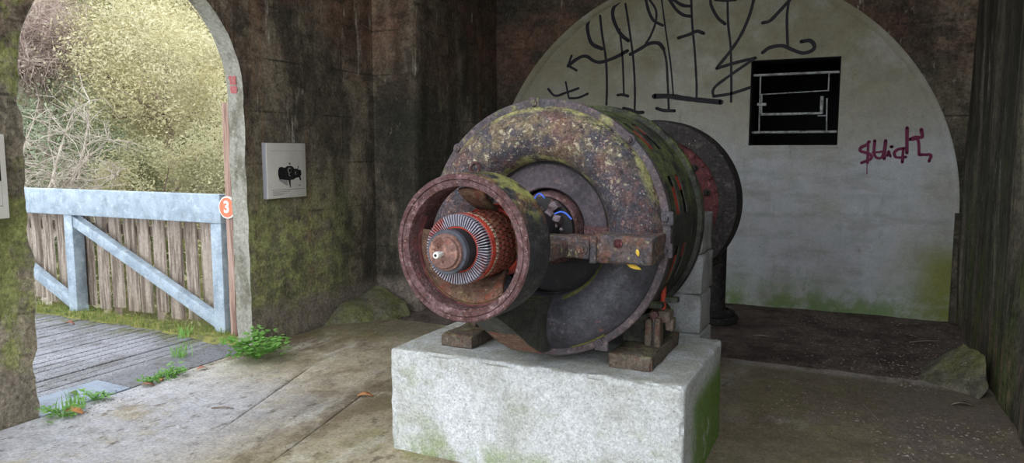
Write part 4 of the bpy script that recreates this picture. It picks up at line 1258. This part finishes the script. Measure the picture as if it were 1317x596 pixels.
# ------------------------------------------------------------------ hillside and trees beyond the bridge
def hill_z(x, y):
    d = (-6.0 - x) * .80 + (y - 5.0) * .60
    base = -2.6 if d < 4 else -2.6 + (d - 4) * .95
    return base + .5 * noise.noise((x * .3, y * .3, 0)) + .15 * noise.noise((x * 1.1, y * 1.1, 0))
b = MB()
nx, ny = 70, 60
xs = np.linspace(-40, -5.6, nx); ys = np.linspace(-4, 40, ny)
def hz(x, y):
    return min(hill_z(x, y), -.4 if x > -6.2 else 60)
b.add([(x, y, hz(x, y)) for y in ys for x in xs], [(j * nx + i, j * nx + i + 1, (j + 1) * nx + i + 1, (j + 1) * nx + i) for j in range(ny - 1) for i in range(nx - 1)])
struct(b.build('hillside', 'hill', smooth=80))

def leaf_quads(C, size, jitter=.35):
    """folded diamond leaves at points C"""
    n = len(C)
    d = rng.normal(size=(n, 3)); d[:, 2] *= .7
    d /= np.linalg.norm(d, axis=1)[:, None]
    e = np.cross(d, rng.normal(size=(n, 3))); e /= np.linalg.norm(e, axis=1)[:, None]
    s = size * (1 + jitter * rng.normal(size=(n, 1))).clip(.4, 2)
    w = s * .42
    return np.stack([C - d * s * .5, C + e * w * .5, C + d * s * .5, C - e * w * .5], axis=1)

def crown_points(c, rad, n, clumps=140, spread=.115, shell=.5):
    c = np.array(c); rad = np.array(rad)
    q = rng.normal(size=(clumps, 3)); q /= np.linalg.norm(q, axis=1)[:, None]
    q *= (shell + (1 - shell) * rng.random((clumps, 1)))
    cl = c + q * rad
    wts = rng.random(clumps) + .3; wts /= wts.sum()
    idx = rng.choice(clumps, n, p=wts)
    return cl[idx] + rng.normal(size=(n, 3)) * rad * spread, cl

def branchy(root, tips, rad, mb, bend=.3, twigs=0, tl=.5):
    root = Vector(root)
    for t in tips:
        t = Vector(t)
        m = root.lerp(t, .45) + Vector((random.uniform(-1, 1), random.uniform(-1, 1), random.uniform(-.1, .6))) * bend * (t - root).length * .4
        pts = []
        for i in range(7):
            s = i / 6
            pts.append(root * (1 - s) ** 2 + m * 2 * s * (1 - s) + t * s * s)
        mb.tube(pts, [rad * (1 - .85 * i / 6) for i in range(7)], 5, caps=False)
        for _ in range(twigs):
            i = random.randint(2, 6)
            p = pts[i]
            d = Vector((random.gauss(0, 1), random.gauss(0, 1), random.gauss(.2, .9))).normalized() * tl * random.uniform(.5, 1.3)
            q = p + d * .5 + Vector((random.gauss(0, .08), random.gauss(0, .08), random.gauss(0, .08))) * tl
            e = p + d + Vector((0, 0, -.15 * tl))
            mb.tube([p, q, e], [rad * .20, rad * .13, rad * .05], 4, caps=False)
            for __ in range(2):
                d2 = Vector((random.gauss(0, 1), random.gauss(0, 1), random.gauss(0, .9))).normalized() * tl * .5
                mb.tube([q, q + d2], [rad * .10, rad * .035], 3, caps=False)

def tree(name, label, c, rad, n, size, leafm, barkm='bark_grey', clumps=140, trunk=.09, group='trees on the far bank', cat='tree', tips=16, twigs=3):
    x, y = c[0], c[1]
    gz = hill_z(x, y)
    t = thing(name, label, cat, (x, y, gz), group)
    P, cl = crown_points(c, rad, n, clumps)
    P = P[P[:, 2] > gz - .3]
    stuff(quads('foliage', leaf_quads(P, size), leafm, t))
    mb = MB()
    fork = Vector((x, y, max(gz + .3, c[2] - rad[2] * .55)))
    mb.tube([(x, y, gz - .3), (x + .05, y, (gz + fork.z) / 2), fork], [trunk * 1.2, trunk, trunk * .8], 8, caps=False)
    branchy(fork, [tuple(q) for q in cl[:tips]], trunk * .45, mb, .3, twigs, .5)
    mb.build('trunk', barkm, t, 60, fix=False)
    return t

tree('willow_tree', 'rounded yellow tree filling the middle of the arch', (-10.75, 8.95, 2.85), (1.6, 1.5, 1.35), 46000, .05, 'leaf_yellow', clumps=260)
tree('willow_tree', 'pale yellow tree rising behind the right side of the arch', (-11.7, 11.2, 4.3), (1.9, 1.9, 1.8), 30000, .06, 'leaf_yellow', clumps=150)
tree('alder_tree', 'pale green tree high on the bank at the top of the arch', (-16.7, 14.4, 5.6), (3.2, 3.0, 2.6), 24000, .09, 'leaf_pink', clumps=170)
tree('birch_tree', 'twiggy brownish tree at the upper left of the arch', (-12.3, 7.75, 3.7), (1.15, 1.2, 1.5), 5000, .045, 'leaf_pink', 'bark_pink', clumps=130, tips=100, twigs=24, trunk=.06)
tree('elder_tree', 'grey green tree at the left behind the bare branches', (-13.2, 8.0, 1.9), (1.9, 1.6, 1.9), 28000, .065, 'leaf_green', clumps=120)
tree('hawthorn_bush', 'olive bush above the middle of the railing', (-9.35, 7.45, 1.05), (1.05, .9, .75), 22000, .042, 'leaf_olive', clumps=110, trunk=.05, cat='bush', group='bushes beyond the railing')
tree('hawthorn_bush', 'olive yellow bush above the right end of the railing', (-8.1, 7.9, 1.2), (.95, .9, .95), 22000, .042, 'leaf_olive', clumps=110, trunk=.05, cat='bush', group='bushes beyond the railing')
tree('hawthorn_bush', 'dark green ivy bush above the left end of the railing', (-10.6, 6.3, .75), (1.1, .8, .75), 15000, .045, 'leaf_dark', clumps=90, trunk=.05, cat='bush', group='bushes beyond the railing')
tree('hawthorn_bush', 'dark green bush in the gap below the yellow tree', (-10.6, 7.7, 1.2), (.9, .8, .8), 12000, .045, 'leaf_dark', clumps=80, trunk=.05, cat='bush', group='bushes beyond the railing')

# bare pale shrub in front on the left
t = thing('bare_shrub', 'leafless shrub with pale crooked branches at the left of the arch', 'shrub', (-9.3, 5.75, hill_z(-9.3, 5.75)))
mb = MB()
root = (-9.3, 5.75, .35)
mb.tube([(-9.3, 5.75, hill_z(-9.3, 5.75) - .2), (-9.25, 5.78, -.8), root], [.07, .06, .045], 8, caps=False)
tipsb = [(-9.6, 5.7, 1.5), (-9.25, 5.9, 1.75), (-9.1, 6.15, 2.1), (-9.05, 6.35, 2.25), (-8.95, 6.5, 1.75), (-8.9, 6.55, 1.3), (-9.4, 5.85, 2.0), (-9.15, 6.2, 1.15), (-9.3, 5.6, 1.2), (-8.95, 6.4, .95), (-9.5, 5.6, .9), (-9.0, 6.25, 1.55)]
branchy(root, tipsb, .032, mb, .5, 46, .40)
mb.build('branches', 'bark_pale', t, 60, fix=False)

# leafy cover of the slope
n = 70000
px = rng.uniform(-32, -9, n); py = rng.uniform(4, 32, n)
pz = np.array([hill_z(a, c) for a, c in zip(px, py)]) + rng.random(n) * .7
keep = ((-6 - px) * .8 + (py - 5) * .6) > 4.5
P = np.stack([px, py, pz], 1)[keep]
o = quads('slope_undergrowth', leaf_quads(P, .13), 'leaf_olive')
stuff(tag(o, 'tangled olive undergrowth covering the far slope', 'undergrowth'))

# ------------------------------------------------------------------ small plants and litter
def blades(name, C, h, mat, parent=None, w=.004, lean=.35):
    n = len(C)
    hh = h * rng.uniform(.5, 1.2, (n, 1))
    d = rng.normal(size=(n, 3)); d[:, 2] = 0; d /= np.linalg.norm(d, axis=1)[:, None]
    e = np.stack([-d[:, 1], d[:, 0], np.zeros(n)], 1)
    up = np.array([[0, 0, 1.]])
    ln = lean * rng.random((n, 1))
    m = C + up * hh * .55 + d * hh * ln * .4
    tp = C + up * hh + d * hh * ln * 1.4
    V1 = np.stack([C - e * w, C + e * w, m + e * w * .8, m - e * w * .8], 1)
    V2 = np.stack([m - e * w * .8, m + e * w * .8, tp + e * w * .15, tp - e * w * .15], 1)
    return quads(name, np.concatenate([V1, V2]), mat, parent)

# moss and grass strip at the foot of the railing
b = MB()
m_ = 90
vs, fs = [], []
for i in range(m_):
    x = -8.4 + 3.75 * i / (m_ - 1)
    w0 = 4.50 + .07 * noise.noise((x * 3, 0, 0)) - (.10 if x > -5.3 else 0)
    for (y, z) in ((w0, -.004), (w0 + .04, .018 + .012 * noise.noise((x * 9, 1, 0))), (w0 + .13, .028 + .014 * noise.noise((x * 9, 4, 0))), (4.72, .02), (4.85, -.03)):
        vs.append((x, y, z))
for i in range(m_ - 1):
    for q in range(4):
        fs.append((i * 5 + q, i * 5 + q + 1, (i + 1) * 5 + q + 1, (i + 1) * 5 + q))
o = MB().add(vs, fs).build('moss_strip', 'moss', smooth=80)
stuff(tag(o, 'yellow green moss along the foot of the railing', 'moss'))
n = 1300
C = np.stack([rng.uniform(-8.4, -4.72, n), rng.uniform(4.46, 4.72, n), np.full(n, .01)], 1)
o = blades('grass_strip', C, .055, 'grass')
stuff(tag(o, 'short grass growing along the foot of the railing', 'grass'))

def weed(loc, rad, h, nst, label, ls=.03, group=None, per=9):
    t = thing('weed', label, 'weed', loc, group)
    mb = MB(); V = []
    o = Vector(loc)
    for i in range(nst):
        a = 2 * math.pi * i / nst + random.uniform(-.3, .3)
        rr = rad * random.uniform(.55, 1.1)
        e = o + Vector((rr * math.cos(a), rr * math.sin(a), h * random.uniform(.25, 1.0)))
        m = o.lerp(e, .5) + Vector((0, 0, h * .35))
        pts = [o * (1 - s) ** 2 + m * 2 * s * (1 - s) + e * s * s for s in (0, .25, .5, .75, 1)]
        mb.tube(pts, [.004, .0035, .003, .002, .001], 5, caps=False)
        for k in range(per):                          # lobed leaflets, in threes
            s = .35 + .65 * k / (per - 1)
            p = o * (1 - s) ** 2 + m * 2 * s * (1 - s) + e * s * s
            p = p + Vector((random.gauss(0, 1), random.gauss(0, 1), random.gauss(.2, .5))) * ls * .8
            ang = a + random.uniform(-1.4, 1.4)
            for j in (-1, 0, 1):
                aa = ang + j * .8
                d = Vector((math.cos(aa), math.sin(aa), random.uniform(-.3, .35))).normalized()
                e2 = d.cross(Vector((0, 0, 1))).normalized()
                q = p + d * ls
                V.append([p, p + d * ls * .5 + e2 * ls * .34 + Vector((0, 0, .004)), q, p + d * ls * .5 - e2 * ls * .34 + Vector((0, 0, .004))])
    mb.build('stems', 'weed', t, 60, fix=False)
    stuff(quads('leaflets', [[tuple(v) for v in q] for q in V], 'weed', t))
    return t
weed((-4.20, 4.20, -.01), .25, .20, 24, 'bushy bright green weed at the foot of the arch jamb', .045, per=10)
weed((-4.33, 2.74, -.01), .10, .08, 9, 'small green weed at the foot of the left pillar', .03, 'small weeds along the threshold', 6)
weed((-4.43, 3.02, -.01), .07, .07, 7, 'small green weed beside the smooth threshold plate', .028, 'small weeds along the threshold', 6)
weed((-4.42, 3.62, -.01), .08, .07, 8, 'small green weed halfway along the punched threshold plate', .03, 'small weeds along the threshold', 6)
weed((-4.40, 3.40, -.01), .06, .05, 7, 'low green weed where the two threshold plates meet', .025, 'small weeds along the threshold', 6)
for (x, y, h, lab) in ((-4.40, 2.86, .11, 'tuft of grass beside the left pillar'), (-4.42, 3.52, .07, 'tuft of grass beside the punched threshold plate'), (-5.25, 4.45, .10, 'tuft of grass at the right end post of the railing'), (-4.78, 3.98, .12, 'thin tuft of grass on the far end of the punched plate')):
    C = np.stack([rng.normal(x, .035, 40), rng.normal(y, .035, 40), np.full(40, -.005)], 1)
    tg = thing('grass_tuft', lab, 'grass', (x, y, -.005), 'grass tufts by the arch')
    stuff(blades('blades', C, h, 'weed', tg, .0035, .6))

leaf('fallen_leaf', (-2.887, 3.823, .006), (0, .05, .5), .11, .035, 'leaf_dead', 'orange dry leaf lying on the floor left of the plinth', group='dead leaves on the floor', curl=.12)
leaf('fallen_leaf', (-4.31, 2.80, .01), (.2, .1, .3), .13, .035, 'leaf_dead', 'pale orange dry leaf among the weeds by the left pillar', group='dead leaves on the floor')
leaf('fallen_leaf', (-4.34, 3.80, .008), (.1, .1, 1.3), .08, .025, 'leaf_dead2', 'brown dry leaf at the far end of the threshold', group='dead leaves on the floor')
leaf('fallen_leaf', (-4.36, 3.36, .008), (.1, .2, .8), .09, .025, 'leaf_dead2', 'brown dry leaf where the threshold plates meet', group='dead leaves on the floor')
leaf('fallen_leaf', (-4.38, 3.48, .008), (.1, .2, 2.2), .07, .022, 'leaf_dead', 'small pale dry leaf beside the punched threshold plate', group='dead leaves on the floor')
leaf('fallen_leaf', (-4.65, 3.02, .008), (.0, .1, .2), .07, .03, 'grass', 'dull green leaf lying on the smooth threshold plate', group='dead leaves on the floor')
leaf('fallen_leaf', (-6.6, 4.30, .012), (.1, .1, .3), .10, .03, 'leaf_dead2', 'brown dry leaf on the deck below the railing', group='dead leaves on the floor')
leaf('bark_strip', (.62, 5.28, .012), (0, 0, .2), .13, .02, 'chip', 'pale curled bark strip in front of the mossy right stone', 'bark')

# loose chips and crumbs on the floor
def chips(name, P, size, mat, label, cat):
    n = len(P)
    s = size * rng.uniform(.4, 1.3, (n, 1))
    a = rng.uniform(0, 6.283, n)
    d = np.stack([np.cos(a), np.sin(a), np.zeros(n)], 1) * s
    e = np.stack([-np.sin(a), np.cos(a), np.zeros(n)], 1) * s * rng.uniform(.3, .8, (n, 1))
    up = np.array([[0, 0, 1.]]) * s * .45
    A, B, C_, T = P - d, P + e, P + d - e * .6, P + up
    V = np.concatenate([np.stack(q, 1) for q in ((A, B, T), (B, C_, T), (C_, A, T), (A, C_, B))])
    return stuff(tag(quads(name, V, mat, None, 3), label, cat))
n = 1500
xr = np.concatenate([rng.uniform(-.62, .82, 1000), rng.normal(.55, .2, 500).clip(-.3, .83)])
yr = np.concatenate([rng.uniform(4.2, 7.9, 1000), rng.uniform(4.2, 6.6, 500)])
chips('floor_crumbs', np.stack([xr, yr, np.full(n, -.002)], 1), .010, 'chip', 'pale stone crumbs scattered over the floor right of the plinth', 'debris')
n = 1300
xr = np.concatenate([rng.normal(-4.35, .08, 600).clip(-4.48, -4.0), rng.uniform(-4.3, -2.3, 300), rng.uniform(-4.4, -3.0, 400)])
yr = np.concatenate([rng.uniform(2.75, 5.8, 600), rng.uniform(2.6, 5.5, 300), rng.normal(5.6, .2, 400)])
chips('floor_grit', np.stack([xr, yr, np.full(n, -.002)], 1), .011, 'dirt', 'dark grit lying along the foot of the left wall', 'debris')
for i, (x, y, a, l_, lab) in enumerate(((-3.55, 3.25, .4, .14, 'short dark twig on the floor left of the plinth'), (.05, 5.05, 1.9, .55, 'long thin dark twig on the floor right of the plinth'), (.52, 7.0, .6, .28, 'dark twig near the foot of the white wall'), (-.75, 6.6, .1, .14, 'pale splinter of wood on the dirt behind the plinth'))):
    p = Vector((x, y, .006)); d = Vector((math.cos(a), math.sin(a), 0))
    o = MB().tube([p - d * l_ / 2, p + Vector((0, .012, .004)), p + d * l_ / 2], [.005, .006, .003], 6).build('twig', 'chip' if i == 3 else 'bark_grey', smooth=60)
    tag(o, lab, 'twig', 'twigs on the floor')
